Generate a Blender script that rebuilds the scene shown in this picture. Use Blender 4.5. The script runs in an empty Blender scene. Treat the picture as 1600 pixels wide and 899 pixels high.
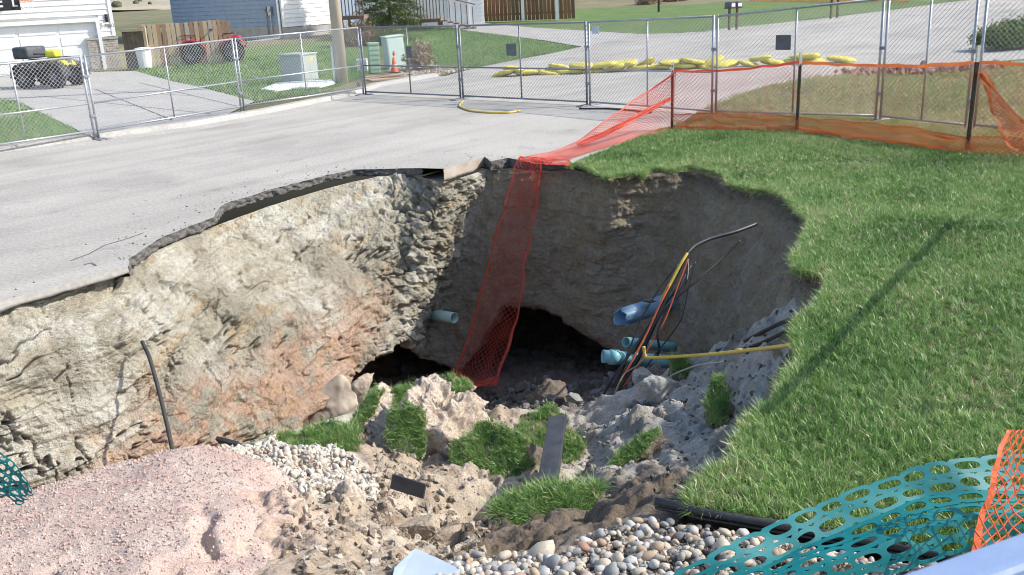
import bpy, bmesh, math, random
import numpy as np
from math import sin, cos, tan, pi, radians, atan2, sqrt
from mathutils import Vector, Matrix
from mathutils.geometry import delaunay_2d_cdt, tessellate_polygon

scene = bpy.context.scene
COL = scene.collection
RNG = np.random.RandomState(7)
random.seed(7)

# ------------------------------------------------------------------ camera
CAM_H = 2.3
FOC = 1464.0                       # focal length in pixels of a 1600 wide picture
PITCH = radians(17.8)
ROLL = radians(2.77)
cam_data = bpy.data.cameras.new('camera')
cam_data.sensor_width = 36.0
cam_data.lens = 36.0 * FOC / 1600.0
cam_data.clip_start = 0.05
cam_data.clip_end = 3000
cam_data.dof.use_dof = True
cam_data.dof.focus_distance = 9.5
cam_data.dof.aperture_fstop = 12.0
cam = bpy.data.objects.new('camera', cam_data)
COL.objects.link(cam)
cam.matrix_world = Matrix.Translation((0, 0, CAM_H)) @ Matrix.Rotation(pi / 2 - PITCH, 4, 'X') @ Matrix.Rotation(-ROLL, 4, 'Z')
scene.camera = cam

# ------------------------------------------------------------------ sky, sun, exposure
SUN_AZ = Vector((1.0, -0.015, 0)).normalized()      # horizontal direction towards the sun
SUN_EL = radians(39.5)
world = bpy.data.worlds.new('World')
scene.world = world
world.use_nodes = True
wn = world.node_tree
sky = wn.nodes.new('ShaderNodeTexSky')
sky.sky_type = 'NISHITA'
sky.sun_disc = False
sky.sun_elevation = SUN_EL
sky.sun_rotation = atan2(SUN_AZ.x, SUN_AZ.y)
sky.air_density = 1.0
sky.dust_density = 1.5
wn.links.new(sky.outputs[0], wn.nodes['Background'].inputs[0])
wn.nodes['Background'].inputs[1].default_value = 0.15
sun_data = bpy.data.lights.new('sun', 'SUN')
sun_data.energy = 3.4
sun_data.angle = radians(0.5)
sun_data.color = (1.0, 0.955, 0.88)
sun = bpy.data.objects.new('sun', sun_data)
COL.objects.link(sun)
sun_dir = Vector((SUN_AZ.x * cos(SUN_EL), SUN_AZ.y * cos(SUN_EL), sin(SUN_EL)))
sun.rotation_euler = (-sun_dir).to_track_quat('-Z', 'Y').to_euler()
sun.location = (20, -5, 20)
scene.view_settings.view_transform = 'Standard'
scene.view_settings.look = 'None'
scene.view_settings.gamma = 1
scene.view_settings.use_curve_mapping = False
scene.view_settings.exposure = 0.80
scene.render.engine = 'CYCLES'
scene.cycles.filter_width = 1.0

# ------------------------------------------------------------------ helpers
def ray(px, py):
    u = (px - 800) / FOC
    v = (449.5 - py) / FOC
    a = u * cos(ROLL) + v * sin(ROLL)
    b = -u * sin(ROLL) + v * cos(ROLL)
    return np.array([a, cos(PITCH) + b * sin(PITCH), -sin(PITCH) + b * cos(PITCH)])

def G(px, py, z=0.0):
    """where the sight line of a point in the photograph meets the level z"""
    d = ray(px, py)
    t = (z - CAM_H) / d[2]
    return Vector((d[0] * t, d[1] * t, z))

def D(px, py, y):
    """the point of that sight line at y metres in front of the camera"""
    d = ray(px, py)
    t = y / d[1]
    return Vector((d[0] * t, y, CAM_H + d[2] * t))

SLOPE, SLOPE_Y0, SLOPE_Y1 = 0.03, 30.0, 76.0
def terrain(y):
    return SLOPE * (min(max(y, SLOPE_Y0), SLOPE_Y1) - SLOPE_Y0)

def G2(px, py):
    """like G, on the gently rising ground across the street"""
    p = G(px, py)
    if 0 < p.y < SLOPE_Y0: return p
    d = ray(px, py)
    t = (CAM_H + SLOPE * SLOPE_Y0) / (SLOPE * d[1] - d[2])
    if d[1] * t > SLOPE_Y1:
        t = (terrain(1e3) - CAM_H) / d[2]
    return Vector((d[0] * t, d[1] * t, CAM_H + d[2] * t))

def tag(o, label=None, cat=None, group=None, kind=None):
    if label: o['label'] = label
    if cat: o['category'] = cat
    if group: o['group'] = group
    if kind: o['kind'] = kind
    return o

def link(name, me, mat=None, parent=None):
    o = bpy.data.objects.new(name, me)
    COL.objects.link(o)
    if mat is not None and me is not None and not me.materials:
        me.materials.append(mat)
    if parent is not None:
        o.parent = parent
    return o

def empty(name, loc=(0, 0, 0), rz=0.0):
    o = bpy.data.objects.new(name, None)
    o.empty_display_size = 0.1
    COL.objects.link(o)
    o.location = loc
    o.rotation_euler = (0, 0, rz)
    return o

def np_mesh(name, V, F, smooth=True):
    """mesh from arrays: V (n,3), F (m,4) quads or (m,3) triangles"""
    V = np.asarray(V, dtype=np.float32)
    F = np.asarray(F, dtype=np.int32)
    me = bpy.data.meshes.new(name)
    me.vertices.add(len(V))
    me.vertices.foreach_set('co', V.ravel())
    k = F.shape[1]
    me.loops.add(F.size)
    me.loops.foreach_set('vertex_index', F.ravel())
    me.polygons.add(len(F))
    me.polygons.foreach_set('loop_start', np.arange(0, F.size, k, dtype=np.int32))
    me.polygons.foreach_set('use_smooth', np.full(len(F), smooth, dtype=bool))
    me.update(calc_edges=True)
    me.validate()
    return me

def set_col(me, name, C):
    C = np.asarray(C, dtype=np.float32)
    if C.shape[1] == 3:
        C = np.hstack([C, np.ones((len(C), 1), np.float32)])
    a = me.attributes.new(name, 'FLOAT_COLOR', 'POINT')
    a.data.foreach_set('color', C.ravel())

class MB:
    """collects simple shapes into ONE mesh"""
    def __init__(s):
        s.v = []
        s.f = []
    def add(s, vs, fs):
        b = len(s.v)
        s.v += [tuple(q) for q in vs]
        s.f += [tuple(i + b for i in q) for q in fs]
        return s
    def box(s, c, size, rz=0.0, M=None):
        hx, hy, hz = size[0] / 2, size[1] / 2, size[2] / 2
        vs = [Vector((x * hx, y * hy, z * hz)) for z in (-1, 1) for y in (-1, 1) for x in (-1, 1)]
        R = M if M is not None else Matrix.Rotation(rz, 3, 'Z')
        c = Vector(c)
        return s.add([R @ v + c for v in vs], [(0, 2, 3, 1), (4, 5, 7, 6), (0, 1, 5, 4), (2, 6, 7, 3), (0, 4, 6, 2), (1, 3, 7, 5)])
    def box0(s, x0, x1, y0, y1, z0, z1):
        return s.box(((x0 + x1) / 2, (y0 + y1) / 2, (z0 + z1) / 2), (x1 - x0, y1 - y0, z1 - z0))
    def tube(s, pts, r, n=8, caps=True):
        pts = [Vector(p) for p in pts]
        rr = r if isinstance(r, (list, tuple)) else [r] * len(pts)
        rings = []
        up = Vector((0, 0, 1))
        prev = None
        for i, p in enumerate(pts):
            t = (pts[min(i + 1, len(pts) - 1)] - pts[max(i - 1, 0)]).normalized()
            if prev is None:
                a = t.cross(up)
                if a.length < 1e-3: a = t.cross(Vector((1, 0, 0)))
            else:
                a = prev - t * prev.dot(t)
            a.normalize(); prev = a
            b = t.cross(a)
            rings.append([p + (a * cos(2 * pi * k / n) + b * sin(2 * pi * k / n)) * rr[i] for k in range(n)])
        vs = [q for R in rings for q in R]
        fs = []
        for i in range(len(pts) - 1):
            for k in range(n):
                k2 = (k + 1) % n
                fs.append((i * n + k, i * n + k2, (i + 1) * n + k2, (i + 1) * n + k))
        if caps:
            fs.append(tuple(range(n - 1, -1, -1)))
            fs.append(tuple((len(pts) - 1) * n + k for k in range(n)))
        return s.add(vs, fs)
    def lathe(s, prof, n=16, c=(0, 0, 0)):
        c = Vector(c)
        vs, fs = [], []
        for (r, z) in prof:
            for k in range(n):
                vs.append(c + Vector((r * cos(2 * pi * k / n), r * sin(2 * pi * k / n), z)))
        for i in range(len(prof) - 1):
            for k in range(n):
                k2 = (k + 1) % n
                fs.append((i * n + k, i * n + k2, (i + 1) * n + k2, (i + 1) * n + k))
        return s.add(vs, fs)
    def prism(s, poly, z0, z1):
        n = len(poly)
        vs = [(p[0], p[1], z0) for p in poly] + [(p[0], p[1], z1) for p in poly]
        fs = [tuple(range(n - 1, -1, -1)), tuple(range(n, 2 * n))] + [(i, (i + 1) % n, n + (i + 1) % n, n + i) for i in range(n)]
        return s.add(vs, fs)
    def mesh(s, name, smooth=False, bevel=0.0, seg=1):
        me = bpy.data.meshes.new(name)
        me.from_pydata(s.v, [], s.f)
        bm = bmesh.new(); bm.from_mesh(me)
        bmesh.ops.recalc_face_normals(bm, faces=bm.faces)
        if bevel:
            ed = [e for e in bm.edges if len(e.link_faces) == 2 and e.calc_face_angle(0) > 0.6]
            bmesh.ops.bevel(bm, geom=ed, offset=bevel, segments=seg, affect='EDGES', profile=0.6)
        for f in bm.faces: f.smooth = smooth
        bm.to_mesh(me); bm.free()
        return me
    def build(s, name, mat, parent=None, smooth=False, bevel=0.0, seg=1):
        return link(name, s.mesh(name, smooth, bevel, seg), mat, parent)

# numpy noise
_PERM = np.random.RandomState(3).permutation(256).astype(np.int64)
_PERM = np.concatenate([_PERM, _PERM])
_g = np.random.RandomState(5).normal(size=(256, 3))
_GR = (_g / np.linalg.norm(_g, axis=1)[:, None])

def perlin(P):
    P = np.asarray(P, dtype=np.float64)
    I = np.floor(P).astype(np.int64)
    f = P - I
    I &= 255
    u = f * f * f * (f * (f * 6 - 15) + 10)
    out = 0
    for dx in (0, 1):
        wx = u[:, 0] if dx else 1 - u[:, 0]
        a = _PERM[(I[:, 0] + dx) & 255]
        for dy in (0, 1):
            wy = u[:, 1] if dy else 1 - u[:, 1]
            b = _PERM[(a + I[:, 1] + dy) & 255]
            for dz in (0, 1):
                wz = u[:, 2] if dz else 1 - u[:, 2]
                g = _GR[_PERM[(b + I[:, 2] + dz) & 255]]
                out = out + wx * wy * wz * (g[:, 0] * (f[:, 0] - dx) + g[:, 1] * (f[:, 1] - dy) + g[:, 2] * (f[:, 2] - dz))
    return out * 1.5

def fbm(P, octv=4, lac=2.03, gain=0.5):
    P = np.asarray(P, float)
    s, a = 0, 1.0
    for i in range(octv):
        s = s + a * perlin(P + 17.3 * i)
        P = P * lac
        a *= gain
    return s

def ridged(P, octv=4):
    P = np.asarray(P, float)
    s, a = 0, 1.0
    for i in range(octv):
        s = s + a * (1 - 2 * np.abs(perlin(P + 9.1 * i)))
        P = P * 2.07
        a *= 0.5
    return s

def worley(P):
    """distance to nearest and second feature, and the cell's random value"""
    P = np.asarray(P, float)
    I = np.floor(P).astype(np.int64)
    f = P - I
    d1 = np.full(len(P), 9.0); d2 = np.full(len(P), 9.0); cid = np.zeros(len(P))
    for dx in (-1, 0, 1):
        for dy in (-1, 0, 1):
            for dz in (-1, 0, 1):
                h = _PERM[(_PERM[(_PERM[(I[:, 0] + dx) & 255] + I[:, 1] + dy) & 255] + I[:, 2] + dz) & 255]
                q = np.stack([dx + (_GR[h, 0] * .5 + .5), dy + (_GR[h, 1] * .5 + .5), dz + (_GR[h, 2] * .5 + .5)], 1)
                d = np.linalg.norm(q - f, axis=1)
                m = d < d1
                d2 = np.where(m, d1, np.minimum(d2, d))
                cid = np.where(m, h / 255.0, cid)
                d1 = np.where(m, d, d1)
    return d1, d2, cid

def sstep(a, b, x):
    t = np.clip((x - a) / (b - a), 0, 1)
    return t * t * (3 - 2 * t)

def mixc(A, B, w):
    return A + (np.asarray(B)[None, :] - A) * np.asarray(w)[:, None]

# ------------------------------------------------------------------ materials
def mat(name, c, c2=None, scale=5.0, rough=0.7, bump=0.0, bscale=40.0, metal=0.0, attr=None, trans=0.0,
        detail=5.0, contrast=(0.35, 0.65), spec=0.4, alt=None, stretch=None, dist=0.01, grain=0.0, gscale=None):
    m = bpy.data.materials.new(name)
    m.use_nodes = True
    nt = m.node_tree
    N, L = nt.nodes, nt.links
    b = N['Principled BSDF']
    b.inputs['Roughness'].default_value = rough
    b.inputs['Metallic'].default_value = metal
    b.inputs['Specular IOR Level'].default_value = spec
    tc = N.new('ShaderNodeTexCoord')
    geo = N.new('ShaderNodeNewGeometry')
    src = geo.outputs['Position'] if alt == 'world' else tc.outputs['Object']
    if stretch:
        mp = N.new('ShaderNodeMapping')
        mp.inputs['Scale'].default_value = stretch
        L.new(src, mp.inputs[0]); src = mp.outputs[0]
    if attr:
        at_ = N.new('ShaderNodeAttribute'); at_.attribute_name = attr
        base = at_.outputs['Color']
    else:
        rgb = N.new('ShaderNodeRGB'); rgb.outputs[0].default_value = (*c, 1); base = rgb.outputs[0]
    if c2 is not None:
        n = N.new('ShaderNodeTexNoise')
        n.inputs['Scale'].default_value = scale
        n.inputs['Detail'].default_value = detail
        n.inputs['Roughness'].default_value = 0.6
        L.new(src, n.inputs['Vector'])
        r = N.new('ShaderNodeMapRange')
        r.inputs[1].default_value, r.inputs[2].default_value = contrast
        L.new(n.outputs[0], r.inputs[0])
        mx = N.new('ShaderNodeMix'); mx.data_type = 'RGBA'
        if attr:
            mx.blend_type = 'MULTIPLY'
            mx.inputs[7].default_value = (*c2, 1)
        else:
            mx.inputs[7].default_value = (*c2, 1)
        L.new(r.outputs[0], mx.inputs[0]); L.new(base, mx.inputs[6])
        base = mx.outputs[2]
    if grain:
        n = N.new('ShaderNodeTexNoise')
        n.inputs['Scale'].default_value = gscale or bscale * 1.3
        n.inputs['Detail'].default_value = 3
        L.new(src, n.inputs['Vector'])
        r = N.new('ShaderNodeMapRange')
        r.inputs[1].default_value, r.inputs[2].default_value = 0.3, 0.7
        r.inputs[3].default_value, r.inputs[4].default_value = 1 - grain, 1 + grain
        L.new(n.outputs[0], r.inputs[0])
        mx = N.new('ShaderNodeVectorMath'); mx.operation = 'SCALE'
        L.new(base, mx.inputs[0]); L.new(r.outputs[0], mx.inputs['Scale'])
        base = mx.outputs[0]
    L.new(base, b.inputs['Base Color'])
    if bump:
        n = N.new('ShaderNodeTexNoise')
        n.inputs['Scale'].default_value = bscale
        n.inputs['Detail'].default_value = 6
        n.inputs['Roughness'].default_value = 0.65
        L.new(src, n.inputs['Vector'])
        bp = N.new('ShaderNodeBump')
        bp.inputs['Strength'].default_value = bump
        bp.inputs['Distance'].default_value = dist
        L.new(n.outputs[0], bp.inputs['Height'])
        L.new(bp.outputs[0], b.inputs['Normal'])
    if trans:
        tr = N.new('ShaderNodeBsdfTranslucent')
        L.new(base, tr.inputs[0])
        ms = N.new('ShaderNodeMixShader'); ms.inputs[0].default_value = trans
        L.new(b.outputs[0], ms.inputs[1]); L.new(tr.outputs[0], ms.inputs[2])
        L.new(ms.outputs[0], N['Material Output'].inputs[0])
    return m

def inst_mat(name, ca, cb, rough=0.6, trans=0.0, cc=None, bump=0.0, bscale=30, spec=0.35):
    """material whose colour varies from instance to instance by the attribute 'tint'"""
    m = bpy.data.materials.new(name); m.use_nodes = True
    nt = m.node_tree; N, L = nt.nodes, nt.links
    b = N['Principled BSDF']; b.inputs['Roughness'].default_value = rough
    b.inputs['Specular IOR Level'].default_value = spec
    a = N.new('ShaderNodeAttribute'); a.attribute_type = 'INSTANCER'; a.attribute_name = 'tint'
    r = N.new('ShaderNodeValToRGB')
    r.color_ramp.elements[0].color = (*ca, 1); r.color_ramp.elements[1].color = (*cb, 1)
    if cc:
        for i, (p, c) in enumerate(cc):
            e = r.color_ramp.elements.new(p); e.color = (*c, 1)
    L.new(a.outputs['Fac'], r.inputs[0])
    base = r.outputs[0]
    L.new(base, b.inputs['Base Color'])
    if bump:
        tc = N.new('ShaderNodeTexCoord')
        n = N.new('ShaderNodeTexNoise'); n.inputs['Scale'].default_value = bscale; n.inputs['Detail'].default_value = 5
        L.new(tc.outputs['Object'], n.inputs['Vector'])
        bp = N.new('ShaderNodeBump'); bp.inputs['Strength'].default_value = bump; bp.inputs['Distance'].default_value = 0.1
        L.new(n.outputs[0], bp.inputs['Height']); L.new(bp.outputs[0], b.inputs['Normal'])
    if trans:
        tr = N.new('ShaderNodeBsdfTranslucent'); L.new(base, tr.inputs[0])
        ms = N.new('ShaderNodeMixShader'); ms.inputs[0].default_value = trans
        L.new(b.outputs[0], ms.inputs[1]); L.new(tr.outputs[0], ms.inputs[2])
        L.new(ms.outputs[0], N['Material Output'].inputs[0])
    return m

def scatter(name, protos, P, R, S, T, I, parent=None):
    """one object that places copies of the prototypes at the points P (stuff: grass, gravel)"""
    coll = bpy.data.collections.new(name + '_shapes')
    for i, me in enumerate(protos):
        o = bpy.data.objects.new('%s_shape_%03d' % (name, i), me)
        coll.objects.link(o)
    me = bpy.data.meshes.new(name)
    P = np.asarray(P, np.float32)
    me.vertices.add(len(P)); me.vertices.foreach_set('co', P.ravel())
    a = me.attributes.new('rot', 'FLOAT_VECTOR', 'POINT'); a.data.foreach_set('vector', np.asarray(R, np.float32).ravel())
    S = np.asarray(S, np.float32)
    if S.ndim == 1: S = np.stack([S, S, S], 1)
    a = me.attributes.new('scl', 'FLOAT_VECTOR', 'POINT'); a.data.foreach_set('vector', S.ravel())
    a = me.attributes.new('tint', 'FLOAT', 'POINT'); a.data.foreach_set('value', np.asarray(T, np.float32))
    a = me.attributes.new('pick', 'INT', 'POINT'); a.data.foreach_set('value', np.asarray(I, np.int32))
    o = link(name, me, None, parent)
    ng = bpy.data.node_groups.new(name + '_nodes', 'GeometryNodeTree')
    ng.interface.new_socket('Geometry', in_out='INPUT', socket_type='NodeSocketGeometry')
    ng.interface.new_socket('Geometry', in_out='OUTPUT', socket_type='NodeSocketGeometry')
    N, L = ng.nodes, ng.links
    gi = N.new('NodeGroupInput'); go = N.new('NodeGroupOutput')
    mp = N.new('GeometryNodeMeshToPoints')
    ip = N.new('GeometryNodeInstanceOnPoints')
    ci = N.new('GeometryNodeCollectionInfo')
    ci.inputs['Collection'].default_value = coll
    ci.inputs['Separate Children'].default_value = True
    ci.inputs['Reset Children'].default_value = True
    def na(nm, tp):
        q = N.new('GeometryNodeInputNamedAttribute'); q.data_type = tp; q.inputs[0].default_value = nm
        return q.outputs['Attribute']
    L.new(gi.outputs[0], mp.inputs[0]); L.new(mp.outputs[0], ip.inputs['Points'])
    L.new(ci.outputs[0], ip.inputs['Instance'])
    ip.inputs['Pick Instance'].default_value = True
    L.new(na('pick', 'INT'), ip.inputs['Instance Index'])
    L.new(na('rot', 'FLOAT_VECTOR'), ip.inputs['Rotation'])
    L.new(na('scl', 'FLOAT_VECTOR'), ip.inputs['Scale'])
    L.new(ip.outputs[0], go.inputs[0])
    md = o.modifiers.new('scatter', 'NODES'); md.node_group = ng
    return o

def in_poly(px, py, poly):
    poly = np.asarray(poly)[:, :2]
    px = np.asarray(px); py = np.asarray(py)
    c = np.zeros(px.shape, bool)
    n = len(poly)
    for i in range(n):
        x1, y1 = poly[i]; x2, y2 = poly[(i + 1) % n]
        if y1 == y2: continue
        m = ((y1 > py) != (y2 > py)) & (px < (x2 - x1) * (py - y1) / (y2 - y1) + x1)
        c ^= m
    return c

def dist_line(px, py, line):
    line = np.asarray(line)[:, :2]
    d = np.full(np.shape(px), 1e9)
    for i in range(len(line) - 1):
        a, b = line[i], line[i + 1]
        ab = b - a
        t = np.clip(((px - a[0]) * ab[0] + (py - a[1]) * ab[1]) / max(ab @ ab, 1e-9), 0, 1)
        d = np.minimum(d, np.hypot(px - a[0] - t * ab[0], py - a[1] - t * ab[1]))
    return d

def jag(pts, step, amp, seed=0, closed=False):
    """resample a plan polyline and roughen it"""
    pts = [np.array(p[:2], float) for p in pts]
    out = []
    for i in range(len(pts) - 1):
        a, b = pts[i], pts[i + 1]
        n = max(1, int(np.linalg.norm(b - a) / step))
        for k in range(n): out.append(a + (b - a) * k / n)
    out.append(pts[-1])
    out = np.array(out)
    t = np.gradient(out, axis=0)
    nrm = np.stack([-t[:, 1], t[:, 0]], 1) / (np.linalg.norm(t, axis=1)[:, None] + 1e-9)
    s = np.arange(len(out)) * step
    q = np.stack([s * 3.1, np.full(len(s), seed * 5.7 + .3), s * 0 + .5], 1)
    d = fbm(q, 4) * amp
    d[0] = d[-1] = 0
    return out + nrm * d[:, None]

def sheet(name, poly, z, m, thick=0.0, mat_side=None, kind='structure', zf=None, grid=None, parent=None):
    """a level sheet with the plan outline poly, optionally with a side face all round"""
    poly = np.asarray(poly)[:, :2]
    n = len(poly)
    pts = [Vector(p) for p in poly]
    if grid:
        x0, y0 = poly.min(0); x1, y1 = poly.max(0)
        gx, gy = np.meshgrid(np.arange(x0 + grid / 2, x1, grid), np.arange(y0 + grid / 2, y1, grid))
        gx, gy = gx.ravel(), gy.ravel()
        ins = in_poly(gx, gy, poly)
        gx, gy = gx[ins], gy[ins]
        ok = dist_line(gx, gy, np.vstack([poly, poly[:1]])) > grid * .4
        pts += [Vector((a, b)) for a, b in zip(gx[ok], gy[ok])]
    res = delaunay_2d_cdt(pts, [(i, (i + 1) % n) for i in range(n)], [list(range(n))], 1, 1e-6)
    V = [(p.x, p.y, z + (zf(p.x, p.y) if zf else 0)) for p in res[0]]
    F = [tuple(f) for f in res[2]]
    me = bpy.data.meshes.new(name)
    nt = len(F)
    if thick:
        b = len(V)
        for p in poly:
            V.append((p[0], p[1], z)); V.append((p[0], p[1], z - thick))
        for i in range(n):
            j = (i + 1) % n
            F.append((b + 2 * i, b + 2 * j, b + 2 * j + 1, b + 2 * i + 1))
    me.from_pydata(V, [], F)
    me.materials.append(m)
    if mat_side:
        me.materials.append(mat_side)
        for i, p in enumerate(me.polygons):
            if i >= nt: p.material_index = 1
    bm = bmesh.new(); bm.from_mesh(me)
    for f in bm.faces[:] if False else bm.faces:
        if f.material_index == 0 and f.normal.z < 0: f.normal_flip()
    bm.to_mesh(me); bm.free()
    o = link(name, me, None, parent)
    if kind: o['kind'] = kind
    return o
# ================================================================== THE SETTING
M = {}
M['asphalt'] = mat('asphalt_pale', (0.345, 0.325, 0.29), (0.41, 0.385, 0.345), 0.45, 0.9, 0.5, 60, grain=0.17, gscale=28, alt='world', dist=0.004)
def streak(m, ang, amount=.12):
    """wear along the driving direction and scattered stains"""
    N, L = m.node_tree.nodes, m.node_tree.links
    b = N['Principled BSDF']; src = b.inputs['Base Color'].links[0].from_socket
    geo = N.new('ShaderNodeNewGeometry')
    for (sc, rot, lo, hi, am) in (((.12, 1.6, 1), ang, .42, .66, amount), ((.5, .5, 1), .3, .56, .70, amount * 1.3), ((2.2, 2.2, 1), .9, .62, .70, amount)):
        mp = N.new('ShaderNodeMapping'); mp.vector_type = 'TEXTURE'
        mp.inputs['Rotation'].default_value = (0, 0, rot)
        mp.inputs['Scale'].default_value = (1 / sc[0], 1 / sc[1], 1)
        L.new(geo.outputs['Position'], mp.inputs[0])
        n = N.new('ShaderNodeTexNoise'); n.inputs['Scale'].default_value = 1; n.inputs['Detail'].default_value = 5
        L.new(mp.outputs[0], n.inputs['Vector'])
        r = N.new('ShaderNodeMapRange'); r.inputs[1].default_value, r.inputs[2].default_value = lo, hi; r.inputs[3].default_value, r.inputs[4].default_value = 1, 1 - am
        L.new(n.outputs[0], r.inputs[0])
        v = N.new('ShaderNodeVectorMath'); v.operation = 'SCALE'; L.new(src, v.inputs[0]); L.new(r.outputs[0], v.inputs['Scale']); src = v.outputs[0]
    L.new(src, b.inputs['Base Color'])
streak(M['asphalt'], radians(50), .16)
M['asphalt_edge'] = mat('asphalt_broken', (0.07, 0.068, 0.065), (0.17, 0.16, 0.15), 45, 0.85, 0.9, 140, grain=0.5, alt='world', dist=0.01)
M['concrete'] = mat('concrete', (0.40, 0.38, 0.35), (0.33, 0.315, 0.29), 1.5, 0.9, 0.25, 120, grain=0.14, gscale=20, alt='world', dist=0.004)
M['concrete_warm'] = mat('concrete_warm', (0.42, 0.37, 0.31), (0.34, 0.28, 0.23), 4, 0.9, 0.4, 90, grain=0.2, alt='world')
M['ground'] = mat('dry_ground', (0.20, 0.17, 0.10), (0.11, 0.12, 0.05), 0.35, 0.95, 0.5, 12, grain=0.25, alt='world')
M['lawn_far'] = mat('lawn_far', (0.075, 0.15, 0.03), (0.13, 0.17, 0.05), 0.9, 0.9, 0.8, 25, grain=0.35, alt='world', dist=0.04)
M['lawn_soil'] = mat('lawn_soil', (0.05, 0.085, 0.02), (0.10, 0.10, 0.035), 2.5, 0.95, 0.7, 40, grain=0.3, alt='world')
M['lawn_dry'] = mat('lawn_dry', (0.17, 0.14, 0.06), (0.10, 0.14, 0.04), 1.6, 0.95, 0.8, 22, grain=0.35, alt='world', dist=0.03)
M['soil_wall'] = mat('soil_wall', (1, 1, 1), (0.80, 0.77, 0.73), 9, 0.95, 0.6, 70, attr='soil', grain=0.22, alt='world', dist=0.02)

M['rock_wall'] = mat('rock_wall', (1, 1, 1), (0.82, 0.79, 0.75), 9, 0.95, 0.5, 75, attr='soil', grain=0.18, alt='world', dist=0.02)
def add_strata(m):
    """thin bedding: noise stretched along the layers, as relief and faint colour"""
    N, L = m.node_tree.nodes, m.node_tree.links
    b = N['Principled BSDF']
    av = N.new('ShaderNodeAttribute'); av.attribute_name = 'bedv'
    am = N.new('ShaderNodeAttribute'); am.attribute_name = 'strata'
    hs = []
    for sc, det in ((1.0, 4), (2.6, 3)):
        n = N.new('ShaderNodeTexNoise'); n.inputs['Scale'].default_value = sc; n.inputs['Detail'].default_value = det; n.inputs['Roughness'].default_value = .7
        L.new(av.outputs['Vector'], n.inputs['Vector'])
        # sharp creases where the noise crosses its mean
        s1 = N.new('ShaderNodeMath'); s1.operation = 'SUBTRACT'; s1.inputs[1].default_value = .5; L.new(n.outputs[0], s1.inputs[0])
        s2 = N.new('ShaderNodeMath'); s2.operation = 'ABSOLUTE'; L.new(s1.outputs[0], s2.inputs[0])
        s3 = N.new('ShaderNodeMapRange'); s3.inputs[1].default_value = 0; s3.inputs[2].default_value = .035; L.new(s2.outputs[0], s3.inputs[0])
        ad = N.new('ShaderNodeMath'); ad.operation = 'MULTIPLY_ADD'; ad.inputs[1].default_value = .55; L.new(s3.outputs[0], ad.inputs[0]); L.new(n.outputs[0], ad.inputs[2])
        hs.append(ad.outputs[0])
    nrm_src = b.inputs['Normal'].links[0].from_socket
    geo = N.new('ShaderNodeNewGeometry')
    for sc, st, di in ((13, .6, .035), (34, .7, .018)):
        vo = N.new('ShaderNodeTexVoronoi'); vo.inputs['Scale'].default_value = sc; vo.inputs['Detail'].default_value = 2.0; vo.inputs['Roughness'].default_value = .6
        nz = N.new('ShaderNodeTexNoise'); nz.inputs['Scale'].default_value = sc * .6; nz.inputs['Detail'].default_value = 3
        L.new(geo.outputs['Position'], nz.inputs['Vector'])
        mxv = N.new('ShaderNodeVectorMath'); mxv.operation = 'MULTIPLY_ADD'; mxv.inputs[1].default_value = (.16, .16, .16)
        L.new(nz.outputs['Color'], mxv.inputs[0]); L.new(geo.outputs['Position'], mxv.inputs[2])
        L.new(mxv.outputs[0], vo.inputs['Vector'])
        bp = N.new('ShaderNodeBump'); bp.inputs['Strength'].default_value = st; bp.inputs['Distance'].default_value = di; bp.invert = True
        L.new(vo.outputs['Distance'], bp.inputs['Height']); L.new(nrm_src, bp.inputs['Normal']); nrm_src = bp.outputs[0]
    for h, st, di in ((hs[0], .5, .03), (hs[1], .6, .014)):
        bp = N.new('ShaderNodeBump'); bp.inputs['Distance'].default_value = di
        ml = N.new('ShaderNodeMath'); ml.operation = 'MULTIPLY'; ml.inputs[1].default_value = st
        L.new(am.outputs['Fac'], ml.inputs[0]); L.new(ml.outputs[0], bp.inputs['Strength'])
        L.new(h, bp.inputs['Height']); L.new(nrm_src, bp.inputs['Normal']); nrm_src = bp.outputs[0]
    L.new(nrm_src, b.inputs['Normal'])
add_strata(M['rock_wall'])
RIM_ROAD = [(-200, 545), (-60, 497), (0, 472), (30, 463), (100, 444), (200, 416), (199, 406), (212, 397), (232, 385), (265, 366), (300, 352),
            (334, 340), (343, 327), (352, 318), (372, 312), (420, 297), (480, 282), (550, 265), (600, 264), (660, 263), (693, 265), (757, 245),
            (766, 252), (795, 247), (815, 250), (850, 252), (888, 258)]
RIM_LAWN = [(888, 262), (904, 258), (926, 266), (934, 273), (950, 280), (968, 275), (993, 271), (1003, 276), (1012, 266), (1027, 264), (1050, 269),
            (1066, 264), (1083, 262), (1100, 267), (1123, 270), (1135, 277), (1138, 288), (1150, 292), (1175, 297), (1200, 300), (1218, 305),
            (1235, 317), (1250, 332), (1267, 347), (1266, 361), (1252, 385), (1240, 400), (1242, 421), (1260, 427), (1283, 424), (1296, 418),
            (1306, 426), (1293, 441), (1297, 452), (1285, 466), (1275, 485), (1254, 497), (1248, 525), (1250, 548), (1258, 558), (1243, 577), (1232, 590),
            (1227, 605), (1224, 622), (1213, 632), (1198, 638), (1180, 652), (1168, 672), (1160, 692), (1152, 711), (1137, 729), (1115, 736),
            (1100, 754), (1082, 766), (1070, 779), (1076, 789), (1096, 799)]
rim_road = [G(*p)[:2] for p in RIM_ROAD]
rim_lawn = [G(*p)[:2] for p in RIM_LAWN]
rl_j = jag(rim_lawn, 0.03, 0.035, 2)
rr_a = jag(rim_road[:6], 0.10, 0.006, 3)
rr_b = jag(rim_road[5:20], 0.025, 0.03, 4)
rr_c = jag(rim_road[20:22], 0.05, 0.012, 5)
rr_d = jag(rim_road[21:], 0.03, 0.03, 6)
rr_j = np.vstack([rr_a, rr_b[1:], rr_c[1:], rr_d[1:]])

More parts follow.
